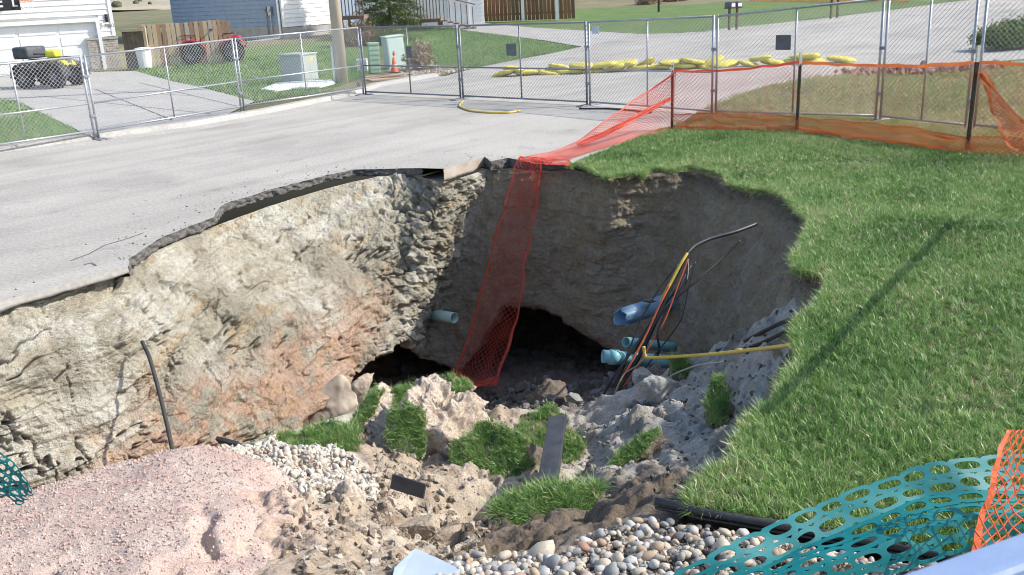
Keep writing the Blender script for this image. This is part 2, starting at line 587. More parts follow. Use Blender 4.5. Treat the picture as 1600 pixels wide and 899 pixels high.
# ---- the ground sheet, with an opening round the sinkhole
HX0, HX1, HY0, HY1 = -7.2, 3.3, 1.4, 14.4
mb = MB()
for (a, b, c, d) in ((-900, 900, -60, HY0), (-900, 900, HY1, 30), (-900, HX0, HY0, HY1), (HX1, 900, HY0, HY1)):
    mb.add([(a, c, -0.035), (b, c, -0.035), (b, d, -0.035), (a, d, -0.035)], [(0, 1, 2, 3)])
# cut the last strip of the opening (the far tip of the hole reaches further back)
mb.v = [(x, y, z) for x, y, z in mb.v]
mb.add([(-900, 30, -.035), (900, 30, -.035), (900, 76, terrain(76) - .035), (-900, 76, terrain(76) - .035)], [(0, 1, 2, 3)])
mb.add([(-900, 76, terrain(76) - .035), (900, 76, terrain(76) - .035), (900, 1500, terrain(76) - .035), (-900, 1500, terrain(76) - .035)], [(0, 1, 2, 3)])
ground = mb.build('ground', M['ground']); ground['kind'] = 'structure'

# ---- street
CURB_N = [(888, 258), (905, 246), (960, 225), (1010, 206), (1060, 190), (1100, 166), (1130, 150), (1200, 133), (1330, 112), (1480, 102), (1700, 92)]
curb_near = [G(*p)[:2] for p in CURB_N]
FAR_EDGE = [(1700, 66), (1520, 69), (1530, 62), (1600, 50), (1700, 40), (1700, -12), (1600, -6), (1480, 4), (1400, 15), (1300, 27), (1200, 38), (1060, 52), (1000, 53), (910, 73), (860, 84), (800, 95), (745, 106),
            (690, 120), (600, 136), (560, 150), (430, 177), (300, 200), (152, 219), (0, 241)]
far_edge = [G2(*p)[:2] for p in FAR_EDGE]
far_left = [(-20.5, 2.0), (-38, -20)]
near_left = [(-26, -18), (-12.2, -0.4)]
road_poly = np.vstack([rr_j, np.array(curb_near)[1:], np.array(far_edge), np.array(far_left), np.array(near_left)])
def follow(pts, step=4.0):
    """add points along the long far edges so that a sheet can follow the rising ground"""
    out = []
    n = len(pts)
    for i in range(n):
        a, b = np.array(pts[i]), np.array(pts[(i + 1) % n])
        out.append(a)
        if max(a[1], b[1]) > 29:
            k = int(np.linalg.norm(b - a) / step)
            out += [a + (b - a) * j / (k + 1) for j in range(1, k + 1)]
    return np.array(out)
def tz(x, y): return terrain(y)
road = sheet('road', follow(road_poly), 0.0, M['asphalt'], zf=tz, grid=3.0)

def broken_edge(name, line, z0, z1, m, parent, amp, rows=7, seed=0, undercut=0.0):
    """rough broken side face below a plan line"""
    line = np.asarray(line)
    t = np.gradient(line, axis=0)
    nrm = np.stack([t[:, 1], -t[:, 0]], 1) / (np.linalg.norm(t, axis=1)[:, None] + 1e-9)   # towards the hole
    V, n = [], len(line)
    s = np.cumsum(np.r_[0, np.linalg.norm(np.diff(line, axis=0), axis=1)])
    for r in range(rows):
        k = r / (rows - 1)
        z = z0 + (z1 - z0) * k
        q = np.stack([s * 14, np.full(n, z * 22), np.full(n, seed * 3.3)], 1)
        d = (fbm(q, 3) * amp) * (0 if r == 0 else 1) - undercut * k ** 1.5
        zz = z + (perlin(q * .8 + 5) * 0.02 if r == rows - 1 else 0)
        V.append(np.stack([line[:, 0] + nrm[:, 0] * d, line[:, 1] + nrm[:, 1] * d, np.full(n, z) if r < rows - 1 else zz], 1))
    # underside going back below the slab
    V.append(np.stack([line[:, 0] - nrm[:, 0] * .5, line[:, 1] - nrm[:, 1] * .5, np.full(n, z1)], 1))
    rows += 1
    V = np.vstack(V)
    F = [(r * n + i, r * n + i + 1, (r + 1) * n + i + 1, (r + 1) * n + i) for r in range(rows - 1) for i in range(n - 1)]
    return link(name, np_mesh(name, V, F, True), m, parent)
broken_edge('asphalt_edge', rr_b, 0.0, -0.095, M['asphalt_edge'], road, 0.035, 9, 1)
broken_edge('gutter_edge', rr_a, 0.0, -0.075, M['concrete'], road, 0.003, 4, 2)
broken_edge('gutter_edge', rr_c, 0.0, -0.16, M['concrete_warm'], road, 0.012, 5, 3)
broken_edge('asphalt_edge', rr_d, 0.0, -0.13, M['asphalt_edge'], road, 0.03, 7, 4)

def strip(name, pts, w, z, m, parent=None, kind=None, h=0.0):
    """a ribbon of width w centred on a plan line; h gives it a raised back (kerb)"""
    p = np.asarray([q[:2] for q in pts], float)
    t = np.gradient(p, axis=0)
    nr = np.stack([-t[:, 1], t[:, 0]], 1) / (np.linalg.norm(t, axis=1)[:, None] + 1e-9)
    n = len(p)
    offs = [(-.5, 0), (.5, 0)] if not h else [(-.5, -.01), (-.5, 0), (.12, 0.004), (.22, h), (.5, h), (.5, -.05)]
    V = []
    for (o, dz) in offs:
        q = p + nr * o * w
        V.append(np.column_stack([q, np.full(n, z + dz)]))
    V = np.vstack(V)
    F = [(r * n + i, r * n + i + 1, (r + 1) * n + i + 1, (r + 1) * n + i) for r in range(len(offs) - 1) for i in range(n - 1)]
    o = link(name, np_mesh(name, V, F, False), m, parent)
    if kind: o['kind'] = kind
    return o
def dense(pts, step):
    return jag(pts, step, 0.0)
gut = dense([G(*p)[:2] for p in ((690, 120), (600, 136), (560, 150), (430, 177), (300, 200), (152, 219), (0, 241))] + [(-14, 9.5), (-20.5, 2)], 0.5)
strip('gutter', gut[::-1], 0.75, 0.006, M['concrete'], kind='structure', h=0.09)
strip('kerb', dense(curb_near, 0.3), 0.5, 0.006, M['concrete'], kind='structure', h=-0.0)
# cracks in the asphalt
for pts, w in (([(110, 408), (140, 397), (165, 383), (195, 375), (225, 364)], 0.016), ([(150, 416), (143, 411), (132, 414)], 0.02)):
    strip('crack', jag([G(*p)[:2] for p in pts], 0.04, 0.012, 9), w, 0.003, M['asphalt_edge'], road)

# ---- driveways, far lawns
def px_sheet(name, pts, z, m, amp=0.0, step=0.4):
    q = [G2(*p)[:2] for p in pts]
    if amp: q = jag(q + [q[0]], step, amp, len(pts))[:-1]
    return sheet(name, follow(q, 3.0), z, m, zf=tz, grid=2.5)
drv = px_sheet('driveway', [(-160, 128), (0, 119), (165, 112), (212, 111), (300, 133), (398, 158), (330, 190), (152, 214), (136, 210), (22, 156), (-160, 160)], -0.004, M['concrete'])
for (p, q) in (((150, 140), (270, 188)), ((212, 128), (395, 172)), ((60, 150), (330, 178)), ((0, 128), (300, 150))):
    strip('joint', dense([G2(*p)[:2], G2(*q)[:2]], .5), .025, .004, M['asphalt_edge'], drv)
px_sheet('driveway', [(690, 39), (752, 36), (830, 43), (1000, 53), (1000, 56), (910, 73), (850, 63), (725, 47)], -0.004, M['concrete'])
px_sheet('lawn', [(-400, 150), (22, 156), (136, 210), (100, 222), (0, 237), (-400, 300)], -0.012, M['lawn_far'])
px_sheet('lawn', [(212, 111), (200, 100), (330, 78), (560, 60), (600, 80), (575, 118), (500, 143), (400, 158), (300, 133)], -0.016, M['lawn_far'], 0.3)
px_sheet('lawn', [(600, 45), (690, 40), (725, 47), (850, 64), (908, 74), (860, 83), (800, 94), (745, 105), (700, 106), (650, 98), (610, 75)], -0.012, M['lawn_far'])
px_sheet('lawn', [(752, 34), (830, 43), (1000, 52), (1060, 51), (1200, 37), (1380, 16), (1500, 0), (1500, -10), (1200, 2), (900, 14), (760, 20)], -0.014, M['lawn_far'])
px_sheet('lawn', [(1530, 66), (1560, 58), (1600, 49), (1700, 40), (1700, 64)], 0.02, M['lawn_far'])
px_sheet('gravel_verge', [(560, 128), (600, 112), (650, 100), (745, 106), (690, 119), (600, 134), (565, 146)], 0.008, M['lawn_dry'])

# ---- the lawn beside the hole
edging_px = [(1096, 799), (1200, 817), (1320, 838), (1480, 868), (1640, 900)]
lawn_poly = np.vstack([rl_j, np.array([G(*p)[:2] for p in edging_px])[1:], [(3.4, 2.6), (9, 2.5), (16, 8), (18, 22), (16, 24.4)],
                       np.array([(x, y - 0.27) for x, y in curb_near])[::-1][1:-1]])
def lawn_z(x, y):
    return 0.05 * sin(x * 1.1 + 0.4) * sin(y * .7) * min(1.0, max(0, (x - 3) / 2)) + 0.012
lawn = sheet('lawn', lawn_poly, 0.0, M['lawn_soil'], zf=lawn_z, grid=0.35)

# ---- the sinkhole wall: a loft from the rim down, round the hole
CX, CY = -0.5, 9.2
#   rim px, rim py, z of top, recess, foot px, foot py, foot y, undercut, bulge
COLS = [(-200, 545, -.08, .30, -220, 900, 6.0, .2, .05),
        (0, 478, -.08, .42, 0, 790, 6.75, .2, .08),
        (100, 446, -.08, .60, 80, 745, 7.05, .2, .10),
        (190, 420, -.08, .38, 150, 725, 7.3, .2, .10),
        (345, 335, -.12, .05, 300, 705, 8.0, .2, .12),
        (480, 290, -.12, .06, 430, 688, 8.8, .3, .12),
        (560, 272, -.10, .05, 518, 622, 9.8, 1.2, .10),
        (640, 266, -.10, .30, 585, 562, 10.9, 1.5, .0),
        (693, 270, -.14, .12, 632, 532, 11.6, 1.5, .02),
        (757, 250, -.14, .0, 668, 562, 12.3, 1.4, .0),
        (795, 252, -.12, .0, 728, 572, 12.3, 1.2, .0),
        (850, 256, -.12, .05, 785, 482, 12.3, 1.6, .0),
        (895, 266, .0, .03, 850, 483, 12.15, 1.7, -.06),
        (950, 280, .0, .02, 905, 520, 11.65, 1.7, -.10),
        (1012, 272, .0, .04, 960, 548, 11.25, 1.4, -.12),
        (1083, 270, .0, .04, 985, 585, 10.7, .8, -.10),
        (1140, 290, .0, .03, 1025, 615, 9.9, .3, .0),
        (1200, 302, .0, .03, 1080, 630, 9.2, .2, .0),
        (1250, 334, .0, .03, 1130, 600, 8.0, .2, .0),
        (1266, 352, .0, .03, 1190, 560, 7.7, .2, .0),
        (1242, 404, .0, .03, 1215, 530, 7.2, .2, .0),
        (1296, 430, .0, .05, 1230, 540, 6.8, .2, .0),
        (1275, 485, .0, .03, 1215, 570, 6.0, .1, .0),
        (1246, 560, .0, .03, 1185, 640, 5.3, .1, .0),
        (1226, 620, .0, .03, 1160, 700, 4.75, .1, .0),
        (1160, 692, .0, .03, 1095, 770, 4.25, .1, .0),
        (1100, 754, .0, .03, 1050, 815, 3.9, .1, .0),
        (1076, 789, .0, .03, 1040, 840, 3.7, .1, .0)]
keys = []
for (rx, ry, rz, rec, fx, fy, fyy, uc, bul) in COLS:
    a = G(rx, ry); a = Vector((a.x, a.y, rz))
    out = Vector((a.x - CX, a.y - CY, 0)).normalized()
    b = D(fx, fy, fyy)
    top = a + out * rec - Vector((0, 0, .004))
    rows = [top]
    for k in (.12, .35, .62, .85):
        rows.append(a.lerp(b, k) + out * rec * max(0, 1 - k * 4) - out * bul * sin(pi * k) + out * 0)
    rows.append(b)
    zf = -3.35
    c = b + out * uc * .45 + Vector((0, 0, -.05 if uc > .5 else -.25))
    rows.append(c)
    c2 = b + out * uc; c2.z = b.z - .45
    rows.append(c2)
    d = b + out * (uc + .15); d.z = zf
    rows.append(d)
    keys.append(rows)
K = np.array([[list(p) for p in r] for r in keys])           # (nc, nr, 3)
def resample(A, t):
    """Catmull-Rom along axis 0 at the parameters t"""
    n = len(A)
    i = np.clip(np.floor(t).astype(int), 0, n - 2)
    f = (t - i).reshape((-1,) + (1,) * (A.ndim - 1))
    p0 = A[np.clip(i - 1, 0, n - 1)]; p1 = A[i]; p2 = A[i + 1]; p3 = A[np.clip(i + 2, 0, n - 1)]
    m1 = (p2 - p0) * .35; m2 = (p3 - p1) * .35
    return (2 * f**3 - 3 * f**2 + 1) * p1 + (f**3 - 2 * f**2 + f) * m1 + (-2 * f**3 + 3 * f**2) * p2 + (f**3 - f**2) * m2
def by_len(A, n):
    L_ = np.linalg.norm(np.diff(A.mean(1) if A.ndim == 3 else A, axis=0), axis=1)
    s = np.r_[0, np.cumsum(L_)]
    return np.interp(np.linspace(0, s[-1], n), s, np.arange(len(s)))
NC, NR = 1250, 320
tc_ = by_len(K[:, 2:4], NC)
W = resample(K, tc_)                                          # (NC, nr, 3)
rowlen = [0, .3, .9, 1.6, 2.2, 2.6, 2.9, 3.2, 3.5]
tr_ = np.interp(np.linspace(0, 3.5, NR), rowlen, np.arange(9))
W = resample(W.transpose(1, 0, 2), tr_).transpose(1, 0, 2)    # (NC, NR, 3)
du = np.gradient(W, axis=0); dv = np.gradient(W, axis=1)
nrm = np.cross(dv.reshape(-1, 3), du.reshape(-1, 3))
nrm /= np.linalg.norm(nrm, axis=1)[:, None] + 1e-9
P = W.reshape(-1, 3)
cen = np.array([CX, CY, -1.5])
if np.mean(np.sum(nrm * (cen - P), 1)) < 0: nrm = -nrm
ci = np.repeat(tc_, NR); ri = np.tile(tr_, NC)
left = 1 - sstep(8.4, 9.6, ci)                               # the cut rock below the street
right = sstep(10.5, 12, ci)
# bedding: nearly level layers, a little folded
bed = P[:, 2] - 0.13 * (.66 * P[:, 0] + .75 * P[:, 1]) + 0.18 * fbm(P * .55, 2)
big = fbm(P * 1.3, 3) * .13
mid = fbm(P * 5.5, 4) * .045
fine = fbm(P * 22, 3) * .014
rg = (ridged(P * np.array([2.2, 2.2, 3.0]), 4) - .6) * .05
q = np.stack([P[:, 0] * .5, P[:, 1] * .5, bed * 4.5], 1)
lay = fbm(q, 4)
q2 = np.stack([P[:, 0] * .9, P[:, 1] * .9, bed * 16.0], 1)
band = fbm(np.stack([P[:, 0] * .35, P[:, 1] * .35, bed * 9.0], 1), 4)
lay2 = fbm(q2, 3)
crack = 1 - sstep(.0, .042, np.abs(fbm(np.stack([P[:, 0] * 1.2 + 7, P[:, 1] * 1.2, bed * 3.6], 1), 4)))
cmask = sstep(.0, .25, fbm(P * 1.6 + 11, 3))
vcrack = (1 - sstep(.0, .035, np.abs(fbm(P * np.array([2.2, 2.2, .9]) + 61, 4)))) * sstep(.12, .3, fbm(P * 1.2 + 71, 2))
w1, w2, wid = worley(P * np.array([4.2, 4.2, 6.5]) + 0.25 * np.stack([mid, big, fine], 1) * 8)
block = (wid - .5) * .10 - .05 * (1 - sstep(0.0, .10, w2 - w1))
v1, v2, vid = worley(P * np.array([9, 9, 12.]))
blk2 = (vid - .5) * .045
clod = sstep(5.6, 7.0, ci) * left                            # crumbly part near the corner
dl = big * .7 + mid * (.42 + .5 * clod) + fine + rg * (.3 + .3 * clod) + .06 * lay * (1 - .6 * clod) + .014 * lay2 * (1 - .75 * clod) - .19 * crack * cmask - .10 * vcrack + block * (.36 + .7 * clod) * sstep(-.3, .3, fbm(P * 1.1 + 4, 2)) + blk2 * (.22 + 1.1 * clod)
dr = .022 * fbm(P * np.array([8, 8, 1.3]), 3) + big * .5 + mid * .7 + fine * .8 + .012 * lay2 + blk2 * .25
cave = sstep(5.0, 5.5, ri)
dd = dl * left + dr * (1 - left) + cave * (block * .8 + rg * .8)
dd *= sstep(0, .25, ri) * .85 + .15
# shafts and bulges at the top of the clay wall below the lawn
W2 = P + nrm * dd[:, None]
# ---- soil colours
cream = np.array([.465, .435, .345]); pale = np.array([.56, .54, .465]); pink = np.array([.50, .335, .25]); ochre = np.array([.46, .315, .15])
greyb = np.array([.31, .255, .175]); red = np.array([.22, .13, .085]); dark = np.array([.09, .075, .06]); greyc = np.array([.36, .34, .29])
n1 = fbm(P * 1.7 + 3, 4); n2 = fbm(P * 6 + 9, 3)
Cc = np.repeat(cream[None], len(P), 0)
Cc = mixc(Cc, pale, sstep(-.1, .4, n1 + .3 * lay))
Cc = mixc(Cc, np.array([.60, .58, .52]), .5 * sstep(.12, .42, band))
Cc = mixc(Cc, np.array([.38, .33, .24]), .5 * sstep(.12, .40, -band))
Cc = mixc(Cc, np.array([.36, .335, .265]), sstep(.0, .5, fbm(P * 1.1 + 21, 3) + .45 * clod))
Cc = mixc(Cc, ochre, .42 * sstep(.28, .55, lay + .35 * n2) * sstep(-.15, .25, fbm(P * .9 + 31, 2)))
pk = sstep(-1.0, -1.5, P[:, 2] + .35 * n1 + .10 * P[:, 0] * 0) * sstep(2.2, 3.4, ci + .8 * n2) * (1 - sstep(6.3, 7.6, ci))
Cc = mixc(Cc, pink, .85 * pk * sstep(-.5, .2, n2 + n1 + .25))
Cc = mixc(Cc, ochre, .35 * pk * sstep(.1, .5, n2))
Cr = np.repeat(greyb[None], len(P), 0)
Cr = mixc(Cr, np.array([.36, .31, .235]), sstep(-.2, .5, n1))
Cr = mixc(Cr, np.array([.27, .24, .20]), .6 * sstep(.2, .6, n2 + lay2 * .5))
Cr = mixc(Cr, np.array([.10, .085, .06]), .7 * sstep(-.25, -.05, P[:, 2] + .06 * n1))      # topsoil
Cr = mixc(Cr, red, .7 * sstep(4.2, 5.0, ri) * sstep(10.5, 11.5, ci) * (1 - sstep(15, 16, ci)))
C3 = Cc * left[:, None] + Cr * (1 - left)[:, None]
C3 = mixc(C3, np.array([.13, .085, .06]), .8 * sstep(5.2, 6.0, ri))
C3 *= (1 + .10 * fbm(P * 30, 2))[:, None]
idx = np.arange(NC * NR).reshape(NC, NR)
F = np.stack([idx[:-1, :-1], idx[1:, :-1], idx[1:, 1:], idx[:-1, 1:]], -1).reshape(-1, 4)
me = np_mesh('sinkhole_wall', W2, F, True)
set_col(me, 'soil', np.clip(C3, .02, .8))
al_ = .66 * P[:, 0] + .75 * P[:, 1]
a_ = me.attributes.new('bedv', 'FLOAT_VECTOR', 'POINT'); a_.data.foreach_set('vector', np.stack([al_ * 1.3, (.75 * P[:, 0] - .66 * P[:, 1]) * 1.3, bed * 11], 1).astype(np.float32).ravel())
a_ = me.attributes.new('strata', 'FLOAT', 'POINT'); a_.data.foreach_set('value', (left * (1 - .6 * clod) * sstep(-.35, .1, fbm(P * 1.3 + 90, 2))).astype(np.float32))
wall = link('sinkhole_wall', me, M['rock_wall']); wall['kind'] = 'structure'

# ---- slumped ground: the floor of the hole, the scree on the right, the broken ground in front
HC = []
for (px, py, y) in ((60, 795, 4.5), (300, 722, 4.8), (480, 785, 4.6), (650, 825, 4.5), (650, 760, 5.3), (400, 705, 5.8), (500, 702, 6.2), (540, 678, 6.8), (600, 662, 7.2),
                    (640, 695, 6.4), (700, 645, 7.2), (735, 775, 5.4), (760, 740, 6.0), (800, 700, 6.6), (850, 790, 4.6), (850, 765, 5.3), (950, 795, 4.5), (1000, 655, 6.35),
                    (1100, 705, 5.25), (930, 650, 7.5), (1080, 600, 7.2), (1200, 500, 7.5), (1250, 478, 7.2), (1030, 590, 8.2), (900, 700, 6.55), (1130, 640, 6.2), (1180, 580, 6.6),
                    (1230, 540, 6.2), (560, 800, 4.5), (700, 840, 4.2), (560, 880, 3.6), (430, 850, 3.8), (800, 842, 4.05), (900, 836, 3.92), (1000, 822, 3.8), (960, 720, 5.8), (1040, 745, 4.9)):
    HC.append(D(px, py, y))
for (px, py) in ((1275, 485), (1246, 560), (1226, 620), (1160, 692), (1100, 754), (1076, 789)):
    a = G(px, py); HC.append(Vector((a.x, a.y, -.30 if py < 740 else -.10))); HC.append(Vector((a.x + .5, a.y + .1, -.45)))
HC += [Vector(p) for p in ((-6.5, 1.2, -.02), (-4, 1.2, -.02), (-2, 1.2, -.02), (0, 1.2, -.02), (2, 1.2, -.02), (4, 1.2, -.25), (-2.2, 3.4, -.06), (-1, 3.2, -.06), (0, 3.2, -.04), (.6, 3.3, -.03), (1.0, 3.45, -.04), (1.6, 3.2, -.05), (2.2, 3.1, -.08),
       (-6.5, 4, -.12), (-4.3, 4, -.15), (-4.2, 5.4, -1.2), (-3.4, 6.0, -1.5), (-2.6, 6.7, -1.7), (-2.0, 7.5, -2.0), (-1.6, 8.6, -2.75), (-1.3, 9.6, -3.1), (-.7, 8.6, -2.2), (-.3, 8.3, -1.75), (-.22, 5.2, -1.08), (.08, 5.0, -.88), (-.3, 4.85, -.80), (0, 9, -2.0), (.4, 8.6, -1.85), (.5, 9.4, -2.1), (-.2, 9.9, -2.5),
       (-1, 11, -3.0), (0, 11, -2.75), (1, 10.6, -2.5), (-1.5, 12.5, -3.1), (.5, 12.5, -2.9), (2, 12, -2.8), (.9, 9.3, -2.0), (1.4, 9.2, -1.9), (1.8, 8.7, -1.6), (-5.5, 8, -2.5), (-4, 10.5, -3), (-3, 13.5, -3.2), (1, 15, -3.2), (3.5, 13, -3.), (4, 10, -2.2), (4, 8, -1.2), (3.4, 6, -.5), (3.0, 4.4, -.4), (-6.5, 6, -1.5))]
HC = np.array([list(p) for p in HC])
def rbf_fit(X, z):
    d = np.linalg.norm(X[:, None] - X[None], axis=2)
    A = np.zeros((len(X) + 3, len(X) + 3))
    A[:len(X), :len(X)] = np.sqrt(d * d + .02) * -1
    A[np.arange(len(X)), np.arange(len(X))] -= .02
    A[:len(X), len(X):len(X) + 2] = X; A[:len(X), -1] = 1
    A[len(X):len(X) + 2, :len(X)] = X.T; A[-1, :len(X)] = 1
    return np.linalg.solve(A, np.r_[z, 0, 0, 0])
HW = rbf_fit(HC[:, :2], HC[:, 2])
def floor_base(x, y):
    x = np.atleast_1d(np.asarray(x, float)); y = np.atleast_1d(np.asarray(y, float))
    o = np.zeros(x.shape)
    for i in range(0, len(x), 40000):
        X = np.stack([x[i:i + 40000], y[i:i + 40000]], 1)
        d = np.linalg.norm(X[:, None] - HC[None, :, :2], axis=2)
        o[i:i + 40000] = -np.sqrt(d * d + .02) @ HW[:len(HC)] + X @ HW[len(HC):len(HC) + 2] + HW[-1]
    return o
def floor_z(x, y):
    x = np.atleast_1d(np.asarray(x, float)); y = np.atleast_1d(np.asarray(y, float))
    z = floor_base(x, y)
    p = np.stack([x, y, z], 1)
    rough = sstep(3.25, 4.0, y)
    z = z + rough * (.07 * fbm(p * 1.9, 3) + .05 * fbm(p * 5 + 4, 4) + .022 * fbm(p * 15, 3))
    # gullies washed down the scree on the right
    sc = sstep(.2, .7, x) * sstep(4.0, 4.4, y) * (1 - sstep(8.0, 8.6, y))
    al = x * .35 - y * .94; ac = x * .94 + y * .35
    z = z + sc * (.09 * fbm(np.stack([ac * 2.6, al * .8, x * 0], 1), 3) + .022 * ridged(np.stack([ac * 4, al * 1.6, x * 0], 1), 3) - .02)
    a, b, c = worley(p * 3.4 + 3)
    z = z + rough * (c - .5) * .09 * sstep(.0, .5, fbm(p * 1.3 + 8, 2) + .25)
    a, b, c = worley(p * 9.5 + 1)
    z = z + rough * (1 - .6 * sc) * (c - .5) * .035 * sstep(-.2, .4, fbm(p * 2 + 2, 2))
    return z
xs = np.arange(-6.2, 3.6, .0155)
ys = np.concatenate([np.arange(1.3, 3.0, .05), np.arange(3.0, 5.6, .0105), np.arange(5.6, 9.6, .016), np.arange(9.6, 14.6, .04)])
gx, gy = np.meshgrid(xs, ys, indexing='ij')
gz = floor_z(gx.ravel(), gy.ravel())
# stay below street and lawn sheets
FP = np.stack([gx.ravel(), gy.ravel(), gz], 1)
inl = in_poly(FP[:, 0], FP[:, 1], lawn_poly)
FP[inl, 2] = np.minimum(FP[inl, 2], -.06)
inr = in_poly(FP[:, 0], FP[:, 1], road_poly)
FP[inr, 2] = np.minimum(FP[inr, 2], -.55)
x, y, z = FP.T
n1 = fbm(FP * 1.5 + 40, 3); n2 = fbm(FP * 6 + 50, 3)
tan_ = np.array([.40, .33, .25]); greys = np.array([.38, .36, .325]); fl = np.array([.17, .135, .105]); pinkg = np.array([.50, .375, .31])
C = np.repeat(tan_[None], len(FP), 0)
C = mixc(C, np.array([.50, .43, .35]), sstep(-.1, .5, n1))
C = mixc(C, np.array([.27, .21, .155]), .8 * sstep(.1, .5, n2))
scree = sstep(.1, .55, x + .15 * n1 + .1 * (y - 5)) * sstep(3.75, 4.1, y - .1 * x + .2 * n1)
C = mixc(C, greys, scree)
C = mixc(C, np.array([.20, .185, .16]), scree * .8 * sstep(.0, .5, n1 + .5 * n2))
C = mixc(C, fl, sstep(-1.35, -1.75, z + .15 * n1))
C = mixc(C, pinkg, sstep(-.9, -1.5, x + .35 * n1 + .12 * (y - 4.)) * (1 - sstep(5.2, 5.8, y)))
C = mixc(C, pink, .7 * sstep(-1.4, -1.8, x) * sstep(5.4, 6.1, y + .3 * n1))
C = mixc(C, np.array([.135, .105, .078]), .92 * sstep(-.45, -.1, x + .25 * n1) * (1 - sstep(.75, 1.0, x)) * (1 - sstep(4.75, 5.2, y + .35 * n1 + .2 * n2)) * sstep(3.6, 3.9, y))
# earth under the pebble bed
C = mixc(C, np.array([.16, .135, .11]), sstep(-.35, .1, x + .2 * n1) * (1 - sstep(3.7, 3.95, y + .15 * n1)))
C *= (1 + .12 * fbm(FP * 33, 2))[:, None]
nx, ny = len(xs), len(ys)
idx = np.arange(nx * ny).reshape(nx, ny)
F = np.stack([idx[:-1, :-1], idx[1:, :-1], idx[1:, 1:], idx[:-1, 1:]], -1).reshape(-1, 4)
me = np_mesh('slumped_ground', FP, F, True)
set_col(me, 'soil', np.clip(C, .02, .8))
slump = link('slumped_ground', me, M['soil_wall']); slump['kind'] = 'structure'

# ================================================================== GRASS, STONES, CLODS
def proj(P):
    P = np.asarray(P, float) - np.array([0, 0, CAM_H])
    fw = P[:, 1] * cos(PITCH) - P[:, 2] * sin(PITCH)
    u = P[:, 0] / fw
    v = (P[:, 1] * sin(PITCH) + P[:, 2] * cos(PITCH)) / fw
    a = u * cos(ROLL) - v * sin(ROLL); b = u * sin(ROLL) + v * cos(ROLL)
    return 800 + FOC * a, 449.5 - FOC * b

GREEN = [(0.22, (.115, .235, .05)), (0.5, (.205, .355, .09)), (0.72, (.32, .44, .15)), (0.86, (.45, .45, .24))]
M['blade'] = inst_mat('grass_blade', (.06, .12, .025), (.54, .48, .30), 0.36, 0.26, GREEN, spec=.55)

def tuft_mesh(name, n, hmin, hmax, spread, lean, wid, seed):
    r = np.random.RandomState(seed)
    V, F = [], []
    for i in range(n):
        a = r.uniform(0, 2 * pi); rad = spread * sqrt(r.uniform())
        bx, by = rad * cos(a), rad * sin(a)
        h = r.uniform(hmin, hmax); ln = h * lean * r.uniform(.2, 1.2); d = r.uniform(0, 2 * pi)
        wd = wid * r.uniform(.7, 1.2); wx, wy = -sin(d + r.uniform(-.6, .6)), cos(d)
        b = len(V)
        for k, t in enumerate((0, .45, .8, 1.0)):
            cx = bx + cos(d) * ln * t * t; cy = by + sin(d) * ln * t * t
            z = h * (t - .25 * lean * t * t) - .008
            w = wd * (1 - t ** 2.2) * .5
            if t < 1:
                V += [(cx - wx * w, cy - wy * w, z), (cx + wx * w, cy + wy * w, z)]
            else:
                V.append((cx, cy, z))
        F += [(b, b + 1, b + 3), (b, b + 3, b + 2), (b + 2, b + 3, b + 5), (b + 2, b + 5, b + 4), (b + 4, b + 5, b + 6)]
    me = np_mesh(name, V, F, True)
    me.materials.append(M['blade'])
    return me
TUFTS = [tuft_mesh('tuft', 8, .022, .062, .020, .7, .0055, 10 + i) for i in range(5)] + \
        [tuft_mesh('long_tuft', 8, .045, .105, .022, .8, .0052, 30 + i) for i in range(4)]

def grass(name, P, parent=None, size=1.0, long=0.2, dry=0.0, lean=0.25, tint=None, kind='stuff'):
    n = len(P)
    r = np.random.RandomState(n % 1000 + 3)
    R = np.stack([r.normal(0, lean, n), r.normal(0, lean, n), r.uniform(0, 2 * pi, n)], 1)
    S = size * r.uniform(.7, 1.25, n)
    T = (np.clip(.36 + .30 * fbm(np.asarray(P) * 1.3, 2) + r.normal(0, .14, n), 0, .84) if tint is None else tint)
    T = np.where(r.uniform(size=n) < dry, r.uniform(.8, 1, n), T)
    I = np.where(r.uniform(size=n) < long, r.randint(5, 9, n), r.randint(0, 5, n))
    o = scatter(name, TUFTS, P, R, S, T, I, parent)
    if kind: o['kind'] = kind
    return o

# lawn beside the hole
def lawn_points(n, x0, x1, y0, y1, seed):
    r = np.random.RandomState(seed)
    x = r.uniform(x0, x1, n); y = r.uniform(y0, y1, n)
    m = in_poly(x, y, lawn_poly)
    return np.stack([x[m], y[m], np.array([lawn_z(a, b) for a, b in zip(x[m], y[m])])], 1)
LP = np.vstack([lawn_points(60000, .7, 5.5, 2.6, 6.2, 1), lawn_points(66000, 1.6, 7.5, 6.2, 10.5, 2), lawn_points(60000, .6, 9.5, 10.5, 15.5, 3)])
rd = dist_line(LP[:, 0], LP[:, 1], rl_j)
r_ = np.random.RandomState(4)
